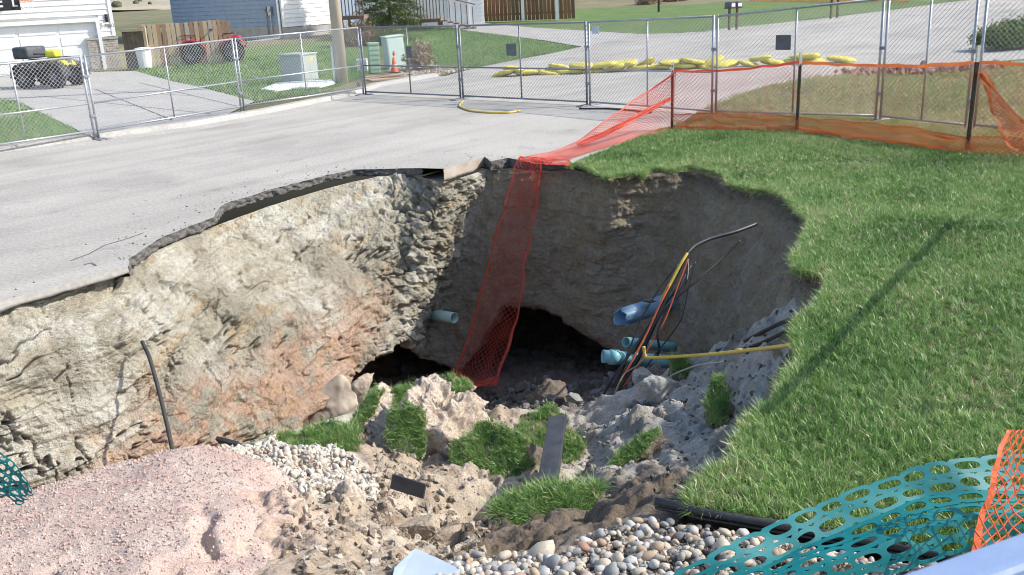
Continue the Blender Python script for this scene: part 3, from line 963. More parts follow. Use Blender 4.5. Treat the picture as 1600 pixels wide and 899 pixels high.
# worn, thin places
worn = sstep(.25, .5, fbm(LP * np.array([.9, .9, 0]) + 5, 3))
keep = r_.uniform(size=len(LP)) > .62 * worn
stake_line = [G(1050, 203)[:2], G(1245, 208)[:2], G(1510, 243)[:2], (8.5, 7.6)]
LP, rd = LP[keep], rd[keep]
side = np.array([p[1] > np.interp(p[0], [q[0] for q in stake_line], [q[1] for q in stake_line]) and p[0] > 2.6 for p in LP])
tint = np.clip(.46 + .40 * fbm(LP * np.array([.8, .8, 0]), 3) + r_.normal(0, .19, len(LP)), 0, .84)
tint = np.where(rd < .10, np.clip(tint + .25 * r_.uniform(size=len(LP)), 0, 1), tint)
tint = np.where(side, np.clip(tint + .28 + .25 * fbm(LP * 1.1 + 9, 2), 0, 1), tint)
grass('lawn_grass', LP, lawn, .86, .28, .04, .28, tint)
DP = lawn_points(15000, 3.2, 13.5, 12.0, 24.5, 14)
DP = DP[np.array([p[1] > np.interp(p[0], [q[0] for q in stake_line], [q[1] for q in stake_line]) for p in DP])]
grass('dry_grass', DP, lawn, 1.3, .4, .35, .3, np.clip(.62 + .3 * fbm(DP * .5, 2) + r_.normal(0, .12, len(DP)), 0, 1))
# overhanging fringe and roots along the broken edge
t_ = r_.uniform(0, len(rl_j) - 1.01, 7000); i_ = t_.astype(int); f_ = (t_ - i_)[:, None]
EP = rl_j[i_] * (1 - f_) + rl_j[i_ + 1] * f_
tg = rl_j[i_ + 1] - rl_j[i_]; tg /= np.linalg.norm(tg, axis=1)[:, None] + 1e-9
inw = np.stack([tg[:, 1], -tg[:, 0]], 1)
# make sure inw points into the hole
if np.mean(np.sum(inw * (np.array([CX, CY]) - EP), 1)) < 0: inw = -inw
off = r_.uniform(-.05, .02, len(EP))[:, None]
EP = np.column_stack([EP + inw * off, -.012 * r_.uniform(size=len(EP))])
ang = r_.uniform(.2, 1.9, len(EP)) * (r_.uniform(size=len(EP)) < .65)
R = np.zeros((len(EP), 3))
# tilt outwards over the edge: rotation about the edge direction
for k in range(len(EP)):
    ax = Vector((-inw[k, 1], inw[k, 0], 0)).normalized()
    e = (Matrix.Rotation(ang[k], 3, ax) @ Matrix.Rotation(r_.uniform(0, 6.28), 3, 'Z')).to_euler()
    R[k] = e[:]
T = np.where(ang > .9, r_.uniform(.62, 1, len(EP)), r_.uniform(.2, .8, len(EP)))
o = scatter('turf_fringe', TUFTS, EP, R, r_.uniform(.7, 1.25, len(EP)), T, r_.randint(0, 9, len(EP)), lawn); o['kind'] = 'stuff'

# ---- stones
def stone_mesh(name, seed, m, rnd=.75, sub=2, ax=(1, .75, .55), amp=.18):
    bm = bmesh.new()
    bmesh.ops.create_icosphere(bm, subdivisions=sub, radius=.5)
    V = np.array([v.co[:] for v in bm.verts])
    Rr = np.random.RandomState(seed)
    q = np.sign(V) * np.abs(V * 2) ** rnd / 2
    q = q * np.array(ax)
    d = fbm(V * 1.6 + seed * 3.7, 2) * amp
    q = q * (1 + d)[:, None]
    for v, c in zip(bm.verts, q): v.co = c
    for f in bm.faces: f.smooth = rnd > .6
    me = bpy.data.meshes.new(name); bm.to_mesh(me); bm.free()
    me.materials.append(m)
    return me
def chip_mesh(name, seed, m, n=11, ax=(1, .8, .65)):
    r = np.random.RandomState(seed)
    q = r.normal(size=(n, 3)); q /= np.linalg.norm(q, axis=1)[:, None]
    q = q * .5 * r.uniform(.75, 1.1, (n, 1)) * np.array(ax)
    bm = bmesh.new()
    vs = [bm.verts.new(c) for c in q]
    res = bmesh.ops.convex_hull(bm, input=vs)
    for v in [v for v in bm.verts if not v.link_faces]: bm.verts.remove(v)
    bmesh.ops.recalc_face_normals(bm, faces=bm.faces)
    me = bpy.data.meshes.new(name); bm.to_mesh(me); bm.free()
    me.materials.append(m)
    return me
PEB_COL = {'cream': ((.50, .44, .35), (.40, .34, .26)), 'tan': ((.42, .33, .23), (.33, .24, .16)), 'grey': ((.30, .30, .29), (.22, .22, .22)),
           'pale grey': ((.47, .46, .44), (.38, .37, .35)), 'reddish': ((.34, .20, .15), (.28, .15, .11)), 'dark grey': ((.13, .13, .135), (.18, .17, .165))}
PM = {k: mat('pebble_' + k.replace(' ', '_'), a, b, 14, .6, .25, 60, spec=.35, grain=.1) for k, (a, b) in PEB_COL.items()}
PEB = {k: [stone_mesh('pebble', 7 * j + i, PM[k], 1.0, 2, ((1, .8, .6), (1, .62, .45), (1, .9, .7), (1, .68, .6))[i], .34) for i in range(4)] for j, k in enumerate(PEB_COL)}
bed_poly = np.array([G(*p)[:2] for p in ((640, 930), (690, 885), (715, 846), (800, 838), (880, 842), (915, 815), (960, 796), (1040, 793), (1100, 806), (1200, 823), (1320, 844), (1480, 874), (1640, 910), (1640, 960), (640, 960))])
def bed_top(x, y):
    return floor_base(x, y) + .05 + .03 * fbm(np.stack([x * 2.2, y * 2.2, x * 0], 1), 2)
x0, y0 = bed_poly.min(0); x1, y1 = bed_poly.max(0)
gx_, gy_ = np.meshgrid(np.arange(x0, x1, .04), np.arange(y0, y1, .04))
bv = np.stack([gx_.ravel(), gy_.ravel()], 1)
bz = bed_top(bv[:, 0], bv[:, 1]) - .035
bedp = [tuple(p) for p in jag(list(bed_poly) + [bed_poly[0]], .08, .02, 8)[:-1]]
pebble_bed = sheet('pebble_bed', bedp, 0, mat('bed_earth', (.13, .11, .09), (.20, .17, .14), 8, .95, .8, 60, alt='world'), zf=lambda a, b: float(bed_top(np.array([a]), np.array([b]))[0] - .035), grid=.07)
pr = np.random.RandomState(21)
cand = []
for layer in range(2):
    sp = .040
    xx, yy = np.meshgrid(np.arange(x0, x1, sp), np.arange(y0, y1, sp * .95))
    xx = xx + pr.uniform(-.016, .016, xx.shape) + layer * .02; yy = yy + pr.uniform(-.016, .016, yy.shape) + layer * .02
    xx, yy = xx.ravel(), yy.ravel()
    m = in_poly(xx, yy, bedp)
    if layer: m &= pr.uniform(size=len(xx)) < .5
    xx, yy = xx[m], yy[m]
    zz = bed_top(xx, yy) - .018 + layer * .024 + pr.uniform(-.008, .008, len(xx))
    for a, b, c in zip(xx, yy, zz):
        cand.append((a, b, c, pr.lognormal(-3.12, .30)))
cand = np.array(cand)
ppx, ppy = proj(cand[:, :3])
inside = (ppx > -5) & (ppx < 1605) & (ppy < 903)
size_px = np.where(inside, cand[:, 3] * FOC / cand[:, 1], 0) * np.where(ppy < 903, 1, 0)
order = np.argsort(-size_px)
names = list(PEB_COL)
wts = np.array([.30, .14, .18, .32, .015, .045]); wts /= wts.sum()
for k in order[:300]:
    c = names[pr.choice(6, p=wts)]
    o = bpy.data.objects.new('pebble', PEB[c][pr.randint(4)])
    COL.objects.link(o); o.parent = pebble_bed
    o.location = cand[k, :3]; o.scale = [cand[k, 3]] * 3
    o.rotation_euler = (pr.normal(0, .4), pr.normal(0, .4), pr.uniform(0, 6.28))
M['peb_i'] = inst_mat('pebble_mixed', (.13, .13, .135), (.52, .47, .40), .6, 0, [(.25, (.30, .295, .285)), (.45, (.42, .34, .25)), (.6, (.34, .22, .16)), (.68, (.47, .455, .43)), (.85, (.44, .38, .30))], .25, 9)
PEB_I = [stone_mesh('pebble', 90 + i, M['peb_i'], 1.0, 2, ((1, .8, .6), (1, .65, .5), (1, .9, .7), (1, .72, .72))[i], .22) for i in range(4)]
M['crumb'] = inst_mat('earth_crumbs', (.20, .155, .115), (.52, .46, .37), .95, 0, [(.3, (.33, .265, .20)), (.6, (.42, .345, .265)), (.8, (.47, .42, .35))], .5, 8, .2)
M['crumb_grey'] = inst_mat('scree_crumbs', (.10, .09, .075), (.34, .33, .30), .95, 0, [(.35, (.17, .155, .135)), (.7, (.25, .24, .22))], .5, 8, .2)
STO_I = [chip_mesh('chip', 190 + i, M['crumb'], 10 + i, ((1, .8, .6), (1, .65, .5), (1, .9, .75), (1, .72, .45), (1, .8, .8), (1, .6, .6))[i]) for i in range(6)]
SCR_I = [chip_mesh('chip', 230 + i, M['crumb_grey'], 10 + i, ((1, .8, .6), (1, .65, .5), (1, .9, .75), (1, .72, .45), (1, .8, .8), (1, .6, .6))[i]) for i in range(6)]
rest = cand[order[300:]]
n = len(rest)
o = scatter('pebbles', PEB_I, rest[:, :3], np.stack([pr.normal(0, .5, n), pr.normal(0, .5, n), pr.uniform(0, 6.28, n)], 1), rest[:, 3], pr.uniform(0, 1, n), pr.randint(0, 4, n), pebble_bed)
o['kind'] = 'stuff'
nf = 5200; fx = pr.uniform(x0, x1, nf); fy = pr.uniform(y0, y1, nf); mk = in_poly(fx, fy, bedp); fx, fy = fx[mk], fy[mk]; nf = len(fx)
o = scatter('grit', STO_I, np.column_stack([fx, fy, bed_top(fx, fy) - .004]), pr.uniform(0, 6.28, (nf, 3)), pr.uniform(.006, .022, nf), pr.uniform(0, .9, nf), pr.randint(0, 6, nf), pebble_bed); o['kind'] = 'stuff'

def stones_in(name, poly_px, n, smin, smax, protos, tlo, thi, lift=.3, parent=None, seed=0, zf=None, pw=2.0, y0=None):
    """loose stones lying on the broken ground inside a plan outline"""
    r = np.random.RandomState(seed)
    q = np.array(poly_px, float)
    a0, b0 = q.min(0); a1, b1 = q.max(0)
    x = r.uniform(a0, a1, n); y = r.uniform(b0, b1, n)
    m = in_poly(x, y, q); x, y = x[m], y[m]; n = len(x)
    s = smin + (smax - smin) * r.uniform(size=n) ** pw
    z = (zf or floor_z)(x, y) + s * lift * .5
    ok = ~in_poly(x, y, lawn_poly) & ~in_poly(x, y, road_poly)
    x, y, z, s = x[ok], y[ok], z[ok], s[ok]; n = len(x)
    o = scatter(name, protos, np.stack([x, y, z], 1), r.uniform(0, 6.28, (n, 3)), s, r.uniform(tlo, thi, n), r.randint(0, len(protos), n), parent)
    o['kind'] = 'stuff'
    return o
def gp(pts):     # plan outline from points of the photograph with their distance
    return [D(*p)[:2] for p in pts]

# ---- pile of fine pink gravel
def pile_z(x, y):
    b = floor_base(x, y)
    p = np.stack([x, y, np.zeros_like(x)], 1)
    env = sstep(-.95, -1.5, x + .10 * fbm(p * 2.5, 3)) * (1 - sstep(4.75, 5.25, y + .12 * fbm(p * 2.2 + 3, 3)))
    z = b - .10 + .20 * env + .03 * fbm(p * 1.7 + 6, 3) + .012 * fbm(p * 7, 4) + .005 * fbm(p * 34, 2)
    # runnels washed into the face
    for (cx_, cy0, cy1, w, d) in ((-1.48, 2.9, 4.15, .045, .09), (-1.98, 2.9, 3.75, .035, .06), (-1.15, 3.1, 4.0, .04, .06)):
        wob = cx_ + .05 * np.sin(y * 9) + .03 * np.sin(y * 23)
        z = z - d * np.exp(-((x - wob) / w) ** 2) * (1 - sstep(cy1 - .5, cy1, y))
    return z
xs_ = np.arange(-4.6, -.75, .011); ys_ = np.arange(2.2, 5.35, .011)
gx, gy = np.meshgrid(xs_, ys_, indexing='ij')
PP = np.stack([gx.ravel(), gy.ravel(), pile_z(gx.ravel(), gy.ravel())], 1)
idx = np.arange(len(PP)).reshape(len(xs_), len(ys_))
F = np.stack([idx[:-1, :-1], idx[1:, :-1], idx[1:, 1:], idx[:-1, 1:]], -1).reshape(-1, 4)
M['pink_gravel'] = mat('pink_gravel', (.47, .345, .30), (.55, .45, .39), 3.5, .95, 1.0, 150, grain=.4, alt='world', dist=.012)
pile = link('gravel_pile', np_mesh('gravel_pile', PP, F, True), M['pink_gravel'])
tag(pile, 'heap of fine pink gravel spilling towards the sinkhole', 'gravel', kind='stuff')
M['pink_i'] = inst_mat('pink_chips', (.40, .30, .26), (.56, .46, .40), .9, 0, [(.4, (.47, .33, .285)), (.75, (.55, .42, .36))], .3, 9)
PINK = [chip_mesh('chip', 290 + i, M['pink_i'], 9, ((1, .8, .6), (1, .65, .5), (1, .9, .7))[i]) for i in range(3)]
stones_in('gravel_chips', [(-4.4, 2.3), (-.9, 2.3), (-.95, 4.9), (-1.6, 5.1), (-2.6, 4.9), (-4.4, 4.6)], 60000, .005, .026, PINK, 0, 1, .25, pile, 5, pile_z, 4.0)

HEAP = [chip_mesh('chip', 390 + i, M['peb_i'], 14, ((1, .8, .6), (1, .65, .5), (1, .9, .7), (1, .7, .6))[i]) for i in range(4)] + PEB_I[:2]
# ---- heap of pale angular stones behind the gravel, loose stones, scree
stones_in('stone_heap', gp([(318, 712, 4.9), (345, 700, 5.6), (420, 700, 5.6), (500, 712, 5.7), (590, 738, 5.3), (585, 790, 4.7), (500, 800, 4.6), (420, 760, 4.9), (360, 735, 4.8)]), 3600, .020, .066, HEAP, .66, 1, .7, None, 6)
stones_in('loose_stones', gp([(420, 790, 4.6), (470, 899, 3.4), (760, 899, 3.4), (780, 820, 4.4), (700, 760, 5.4), (600, 740, 5.5), (500, 770, 4.9)]), 6000, .006, .09, STO_I, 0, 1, .2, None, 7, None, 9)
stones_in('scree_stones', gp([(940, 790, 4.4), (860, 740, 5.4), (930, 660, 7.2), (1080, 590, 7.4), (1200, 500, 7.7), (1290, 450, 7.1), (1240, 560, 5.4), (1220, 640, 4.7), (1080, 790, 3.9)]), 9000, .004, .075, SCR_I, 0, 1, .1, None, 8, None, 12)
stones_in('pit_rubble', [(-1.3, 8.2), (1.6, 8.2), (1.6, 10.5), (.8, 11.5), (-1.2, 11.5), (-1.6, 9.4)], 2600, .015, .26, SCR_I, 0, .8, .35, None, 9, None, 6)
for nm, lb in (('stone_heap', 'heap of pale grey rounded stones beside the pink gravel'), ('loose_stones', 'loose angular stones strewn over the tan broken earth'),
               ('scree_stones', 'grey stones scattered down the shaded scree slope below the lawn'), ('pit_rubble', 'dark rubble lying on the shaded floor of the pit')):
    tag(bpy.data.objects[nm], lb, 'stones')

stones_in('earth_crumbs', gp([(540, 800, 4.5), (600, 740, 5.4), (560, 690, 6.3), (590, 640, 7.2), (740, 610, 7.6), (800, 650, 7.3), (930, 660, 7.0), (900, 740, 5.4), (850, 800, 4.5), (700, 850, 4.1)]), 7000, .006, .08, STO_I, 0, .9, .2, None, 12, None, 9)
tag(bpy.data.objects['earth_crumbs'], 'crumbs of tan earth strewn between the turf clods', 'earth')
# ---- mounds of soil carrying turf
M['clod'] = mat('clod_earth', (.40, .32, .245), (.50, .42, .34), 5, .95, .9, 45, grain=.3, alt='world', dist=.02)
M['clod_dark'] = mat('clod_dark', (.12, .095, .07), (.19, .155, .12), 6, .95, .9, 45, grain=.3, alt='world', dist=.02)
def mound(label, px, py, y, rx, ry, h, m, grass_px=None, npts=0, size=1.0, long=.3, rz=0.0, power=3.0, seed=1, dry=.02, down=.25, tilt=(0, 0), cat='turf', name='turf_clod', amp=1.0, gz=.22):
    c = D(px, py, y)
    N_, K_ = 150, 90
    th = np.linspace(0, 2 * pi, N_, endpoint=False); rr = np.linspace(0, 1, K_)
    T_, R_ = np.meshgrid(th, rr, indexing='ij')
    irr = 1 + .22 * fbm(np.stack([np.cos(T_).ravel() * 1.4, np.sin(T_).ravel() * 1.4, np.full(T_.size, seed * 2.7)], 1), 3).reshape(T_.shape)
    rad = np.sin(R_ * pi / 2) ** .8 if False else R_ ** .75
    X = rad * np.cos(T_) * irr * rx; Y_ = rad * np.sin(T_) * irr * ry
    Z = h * (1 - R_ ** power) - (h + down) * sstep(.82, 1.0, R_) * 1.0
    V = np.stack([X, Y_, Z], -1).reshape(-1, 3)
    d = .07 * fbm(V * 4 + seed * 5, 4) + (worley(V * 6 + seed)[2] - .5) * .06 + (worley(V * 15 + seed)[2] - .5) * .010 + .006 * fbm(V * 30, 2)
    dirs = V.copy(); dirs[:, 2] += .1; dirs /= np.linalg.norm(dirs, axis=1)[:, None] + 1e-6
    V = V + dirs * (d * amp * 2)[:, None]
    Mx = np.array(Matrix.Rotation(rz, 3, 'Z') @ Matrix.Rotation(tilt[0], 3, 'X') @ Matrix.Rotation(tilt[1], 3, 'Y'))
    V = V @ Mx.T
    idx = np.arange(N_ * K_).reshape(N_, K_)
    nx_ = np.roll(idx, -1, axis=0)
    F = np.stack([idx[:, :-1], idx[:, 1:], nx_[:, 1:], nx_[:, :-1]], -1).reshape(-1, 4)
    me = np_mesh(name, V, F, True)
    o = link(name, me, m); o.location = c
    tag(o, label, cat)
    if npts:
        r = np.random.RandomState(seed)
        fi = r.randint(0, len(F), npts * 30)
        w = r.dirichlet((1, 1, 1, 1), len(fi))
        Q = np.einsum('ij,ijk->ik', w, V[F[fi]])
        nn = np.cross(V[F[fi, 1]] - V[F[fi, 0]], V[F[fi, 3]] - V[F[fi, 0]])
        area = np.linalg.norm(nn, axis=1)
        nn /= area[:, None] + 1e-9
        nn *= np.sign(nn[:, 2:3] + 1e-9)
        ok = (nn[:, 2] > gz) & (Q[:, 2] > -.5 * down) & (r.uniform(size=len(fi)) < area / np.percentile(area, 95))
        gxp, gyp = proj(Q + np.array(c))
        if grass_px:
            inm = np.zeros(len(Q), bool)
            for pl in grass_px: inm |= in_poly(gxp + 6 * fbm(Q * 9, 2), gyp + 6 * fbm(Q * 9 + 4, 2), pl)
            ok &= inm
        Q = Q[ok][:npts]
        if len(Q): grass('grass', Q, o, size * .8, long, dry, .35, np.clip(.46 + .25 * fbm(Q * 4, 2) + r.normal(0, .14, len(Q)), 0, .85))
    return o
def sod(label, px, py, y, rx, ry, nrm_, thick, npts, size=.7, long=.25, rz=0.0, seed=1, m=None, dry=.03):
    """torn slab of turf: flat irregular top with grass, ragged soil sides"""
    c = D(px, py, y)
    N_, K_, S_ = 110, 26, 12
    th = np.linspace(0, 2 * pi, N_, endpoint=False)
    irr = 1 + .34 * fbm(np.stack([np.cos(th) * 1.5, np.sin(th) * 1.5, np.full(N_, seed * 2.7)], 1), 4) + .05 * fbm(np.stack([np.cos(th) * 9, np.sin(th) * 9, np.full(N_, seed * 1.7)], 1), 2)
    rings = []
    for k in range(K_):
        q = (k / (K_ - 1)) ** .8
        rings.append(np.stack([np.cos(th) * irr * rx * q, np.sin(th) * irr * ry * q, np.zeros(N_) - .02 * q ** 4], 1))
    for k in range(1, S_ + 1):
        q = k / S_
        w = 1.0 - .10 * sin(pi * q) + .22 * q * q
        rings.append(np.stack([np.cos(th) * irr * rx * w, np.sin(th) * irr * ry * w, np.full(N_, -thick * q - .02)], 1))
    V = np.stack(rings, 1).reshape(-1, 3)
    nr_ = K_ + S_
    top = np.tile(np.arange(nr_) < K_, N_)
    d = np.where(top, .022, .05) * fbm(V * 6 + seed * 5, 4) + np.where(top, 0, .045) * (worley(V * 12 + seed)[2] - .5)
    dirs = np.where(top[:, None], np.array([[0, 0, 1.]]), V / (np.linalg.norm(V, axis=1)[:, None] + 1e-6))
    V = V + dirs * d[:, None]
    zv = Vector(nrm_).normalized(); xv = Vector((1, 0, 0)); yv = zv.cross(xv).normalized(); xv = yv.cross(zv)
    RM = Matrix((xv, yv, zv)).transposed() @ Matrix.Rotation(rz, 3, 'Z')
    V = V @ np.array(RM).T
    idx = np.arange(N_ * nr_).reshape(N_, nr_); nx_ = np.roll(idx, -1, axis=0)
    F = np.stack([idx[:, :-1], idx[:, 1:], nx_[:, 1:], nx_[:, :-1]], -1).reshape(-1, 4)
    o = link('turf_clod', np_mesh('turf_clod', V, F, True), m or M['clod_dark']); o.location = c
    tag(o, label, 'turf')
    r = np.random.RandomState(seed)
    tq = r.uniform(0, 2 * pi, npts); iq = np.interp(tq, np.r_[th, 2 * pi], np.r_[irr, irr[0]]); rq = np.sqrt(r.uniform(size=npts)) * .99
    Q = np.stack([np.cos(tq) * iq * rx * rq, np.sin(tq) * iq * ry * rq, np.zeros(npts)], 1)
    Q[:, 2] = .022 * fbm(Q * 6 + seed * 5, 4)
    Q = Q @ np.array(RM).T
    kp = (fbm(Q * 7 + seed, 3) < .22) | (r.uniform(size=npts) < .25)
    Q, rq = Q[kp], rq[kp]; npts = len(Q)
    up = Vector((0, 0, 1)).lerp(zv, .7).normalized(); T0 = up.to_track_quat('Z', 'Y').to_matrix()
    R = np.zeros((npts, 3))
    for k in range(npts):
        R[k] = (T0 @ Matrix.Rotation(r.normal(0, .3), 3, 'X') @ Matrix.Rotation(r.normal(0, .3), 3, 'Y') @ Matrix.Rotation(r.uniform(0, 6.28), 3, 'Z')).to_euler()[:]
    T = np.clip(.46 + .3 * fbm(Q * 4, 2) + r.normal(0, .15, npts), 0, .84)
    T = np.where(r.uniform(size=npts) < dry + .3 * (rq > .93), r.uniform(.75, 1, npts), T)
    I = np.where(r.uniform(size=npts) < long, r.randint(5, 9, npts), r.randint(0, 5, npts))
    g = scatter('grass', TUFTS, Q, R, size * r.uniform(.7, 1.25, npts), T, I, o); g['kind'] = 'stuff'
    return o
mound('big tan earth mound standing in the slump between turf slabs', 672, 705, 6.5, .46, .44, .46, M['clod'], None, 0, 1, 0, .3, 2.4, 3, name='earth_mound', cat='mound')
sod('turf slab lying over the back of the tan earth mound', 678, 612, 6.95, .36, .17, (-.05, -.35, .9), .20, 1530, .75, .25, .1, 11, M['clod'])
sod('turf slab tilted on the front of the tan earth mound', 637, 672, 6.12, .16, .22, (-.15, -.75, .65), .14, 1360, .72, .2, .1, 12, M['clod'])
sod('narrow turf strip on the left flank of the tan earth mound', 570, 642, 6.75, .09, .26, (-.35, -.4, .8), .14, 714, .75, .3, -.5, 13, M['clod'])
sod('flat turf strip lying behind the pale stone heap', 487, 694, 6.05, .40, .20, (0, -.25, .95), .14, 2210, .8, .35, .25, 14)
sod('broad turf slab tilted towards the dark hollow', 765, 715, 5.75, .26, .30, (-.25, -.5, .8), .20, 2210, .75, .3, .5, 15)
sod('turf slab behind the upright black edging board', 858, 690, 6.2, .26, .32, (.1, -.35, .9), .16, 1870, .75, .3, .2, 16)
sod('long-bladed turf slab just above the river pebbles', 864, 788, 4.5, .30, .13, (.0, -.35, .9), .24, 2210, 1.05, .75, .15, 17)
sod('shaded turf patch sliding down the scree beside the lawn', 1120, 625, 5.75, .075, .24, (-.3, -.5, .8), .12, 612, .75, .4, -.2, 18)
sod('small mossy turf patch below the yellow gas pipe', 1062, 572, 7.7, .10, .12, (-.2, -.5, .8), .10, 374, .7, .2, 0, 19)
sod('thin strip of shaded turf lying across the grey scree', 992, 702, 5.5, .20, .06, (-.2, -.4, .9), .08, 374, .7, .3, .6, 20)
# bare clods and boulders
def boulder(label, px, py, y, s, m, seed, rnd=.8, amp=.25, ax=(1, .8, .75), rot=(0, 0, 0), name='boulder', cat='rock'):
    me = chip_mesh(name, seed * 7 + 1, m, 15, ax)
    bm = bmesh.new(); bm.from_mesh(me)
    for _ in range(4):
        bmesh.ops.subdivide_edges(bm, edges=bm.edges[:], cuts=1, use_grid_fill=True)
        bmesh.ops.triangulate(bm, faces=bm.faces[:])
        if _ < 2: bmesh.ops.smooth_vert(bm, verts=bm.verts[:], factor=.22, use_axis_x=True, use_axis_y=True, use_axis_z=True)
    bm.to_mesh(me); bm.free()
    V = np.array([v.co[:] for v in me.vertices]) * 1.12
    d = .11 * fbm(V * 5 + seed, 4) + .10 * (worley(V * 4.5 + seed)[2] - .5) + .03 * fbm(V * 18, 2)
    V = V * (1 + d)[:, None]
    me.vertices.foreach_set('co', V.ravel().astype(np.float32)); me.update()
    for p in me.polygons: p.use_smooth = True
    o = link(name, me, None); o.location = D(px, py, y); o.scale = (s, s, s); o.rotation_euler = rot
    return tag(o, label, cat)
M['rock_brown'] = mat('rock_brown', (.30, .235, .17), (.40, .33, .25), 6, .9, .8, 14, grain=.2)
M['rock_pale'] = mat('rock_pale', (.44, .40, .33), (.54, .50, .43), 6, .9, .6, 14, grain=.2)
M['rock_slab'] = mat('rock_slab', (.34, .28, .215), (.42, .36, .29), 4, .9, 1.0, 5, grain=.3)
M['rock_grey'] = mat('rock_grey', (.27, .265, .245), (.36, .35, .32), 6, .9, .7, 14, grain=.2)
boulder('rough brown boulder sitting among the loose stones', 655, 822, 4.45, .26, M['rock_brown'], 3)
boulder('pale crumbling earth block with a flat face in front of the stone heap', 548, 795, 4.6, .34, M['clod'], 5, .55, .3, (1, .7, .9), (0, .1, .4))
boulder('low tan earth block half sunk in the pink gravel edge', 478, 800, 4.4, .30, M['rock_brown'], 6, .6, .3, (1, .8, .7), (0, 0, 1.2))
boulder('long low clod of earth beside the pebble bed', 710, 838, 4.15, .22, M['rock_brown'], 8, .8, .35, (1, .5, .5), (0, 0, .4))
boulder('small tan stone lying alone on the pink gravel', 292, 795, 4.35, .075, M['rock_brown'], 9, .7, .3)
boulder('ochre stone at the foot of the gravel heap', 455, 870, 3.75, .085, mat('ochre_stone', (.44, .31, .16), (.5, .38, .22), 9, .9, .4, 20), 10, .6, .3)
boulder('large blue grey slab of clay at the lip of the scree', 1035, 610, 7.2, .50, M['rock_grey'], 11, .7, .35, (1, .6, .5), (0, .3, .5))
boulder('grey block of clay at the top of the scree', 1010, 590, 8.2, .36, M['rock_grey'], 12, .7, .35, (1, .7, .6), (0, .3, .2))
boulder('angular grey rock near the shaded turf patch', 1125, 685, 5.0, .20, M['rock_grey'], 13, .65, .4, (1, .5, .6), (0, -.7, .5))
boulder('dark boulder resting on the pit floor below the orange netting', 860, 625, 9.2, .55, M['clod_dark'], 14, .7, .35, (1, .8, .7))
boulder('smooth pale slab of rock leaning below the left wall', 520, 632, 9.8, 1.05, M['rock_slab'], 15, .5, .15, (.75, .4, .85), (.15, .12, .6))
boulder('thin pale rock fragment standing beside the leaning slab', 558, 618, 9.9, .72, M['rock_slab'], 16, .5, .2, (.42, .3, 1), (.1, .5, .5))

# crumbs and dust on the street along the broken edge
r = np.random.RandomState(77); nq = 450
k_ = r.randint(0, len(rr_j) - 1, nq); tq = r.uniform(size=(nq, 1))
Q = rr_j[k_] * (1 - tq) + rr_j[k_ + 1] * tq
Q = Q + np.array([-.70, .72]) * (r.exponential(.35, nq) + .02)[:, None]
ok = in_poly(Q[:, 0], Q[:, 1], road_poly); Q = Q[ok]; nq = len(Q)
o = scatter('road_crumbs', SCR_I, np.column_stack([Q, np.full(nq, .003)]), r.uniform(0, 6.28, (nq, 3)), .006 + .035 * r.uniform(size=nq) ** 4, r.uniform(0, .8, nq), r.randint(0, 6, nq))
tag(o, 'small crumbs of asphalt and earth on the street along the broken edge', 'crumbs', kind='stuff')

# ================================================================== PIPES AND CABLES IN THE HOLE
M['pvc'] = mat('pvc_green', (.36, .50, .44), (.28, .40, .36), 6, .45, .15, 30)
M['pvc_blue'] = mat('pvc_blue', (.17, .30, .44), (.22, .34, .46), 6, .4, .1, 30)
M['pvc_teal'] = mat('pvc_teal', (.22, .46, .48), (.17, .38, .40), 6, .4, .1, 30)
M['black'] = mat('black_plastic', (.018, .018, .02), (.035, .035, .036), 12, .45, .15, 40)
M['black_dusty'] = mat('black_dusty', (.03, .029, .028), (.06, .057, .052), 9, .75, .3, 40)
M['yellow'] = mat('yellow_pipe', (.72, .50, .07), (.60, .42, .10), 8, .4, .1, 40)
M['redc'] = mat('red_conduit', (.50, .10, .05), (.60, .16, .06), 8, .4, .1, 40)
M['clay_smear'] = M['clod_dark']
def curve(pts, n=8):
    A = np.array([list(p) for p in pts], float)
    t = np.linspace(0, len(A) - 1, (len(A) - 1) * n + 1)
    return [Vector(p) for p in resample(A, t)]
def hollow(name, a, b, r, m, label, cat='pipe', wall_t=.012, n=20, jag_end=0.0, parent=None):
    """open-ended pipe with a wall thickness"""
    a, b = Vector(a), Vector(b)
    L_ = (b - a).length
    q = (b - a).to_track_quat('Z', 'Y').to_matrix()
    mb = MB(); rr = random.Random(4)
    prof = [(r - wall_t, 0), (r, 0), (r, L_ * .25), (r, L_ * .6), (r, L_), (r - wall_t, L_), (r - wall_t, 0)]
    mb.lathe(prof, n)
    if jag_end:
        ph = [rr.uniform(0, jag_end) for _ in range(n)]
        mb.v = [(x, y, z - (ph[i % n] if z > L_ * .95 else 0)) for i, (x, y, z) in enumerate(mb.v)]
    mb.v = [tuple(q @ Vector(v)) for v in mb.v]
    o = mb.build(name, m, parent, smooth=False)
    for p in o.data.polygons: p.use_smooth = True
    o.location = a
    return tag(o, label, cat) if label else o
hollow('drain_pipe', D(640, 485, 12.75), D(710, 497, 12.0), .075, M['pvc'], 'short pale green pipe sticking out of the shaded wall left of the netting')
blue = hollow('broken_pipe', D(1062, 466, 10.7), D(966, 498, 9.9), .105, M['pvc_blue'], 'broken blue pipe with a jagged end and mud on top', jag_end=.12)
hollow('drain_pipe', D(1052, 543, 9.8), D(978, 535, 9.3), .058, M['pvc_teal'], 'thin grey green pipe end below the broken blue pipe')
tp = hollow('drain_pipe', D(1052, 566, 8.9), D(942, 557, 8.8), .068, M['pvc_teal'], 'long teal pipe with a coupling collar near the cave mouth')
qd = (D(942, 557, 8.8) - D(1052, 566, 8.9))
c_ = MB().lathe([(.069, 0), (.078, 0), (.078, .10), (.069, .10)], 20)
qm = qd.to_track_quat('Z', 'Y').to_matrix()
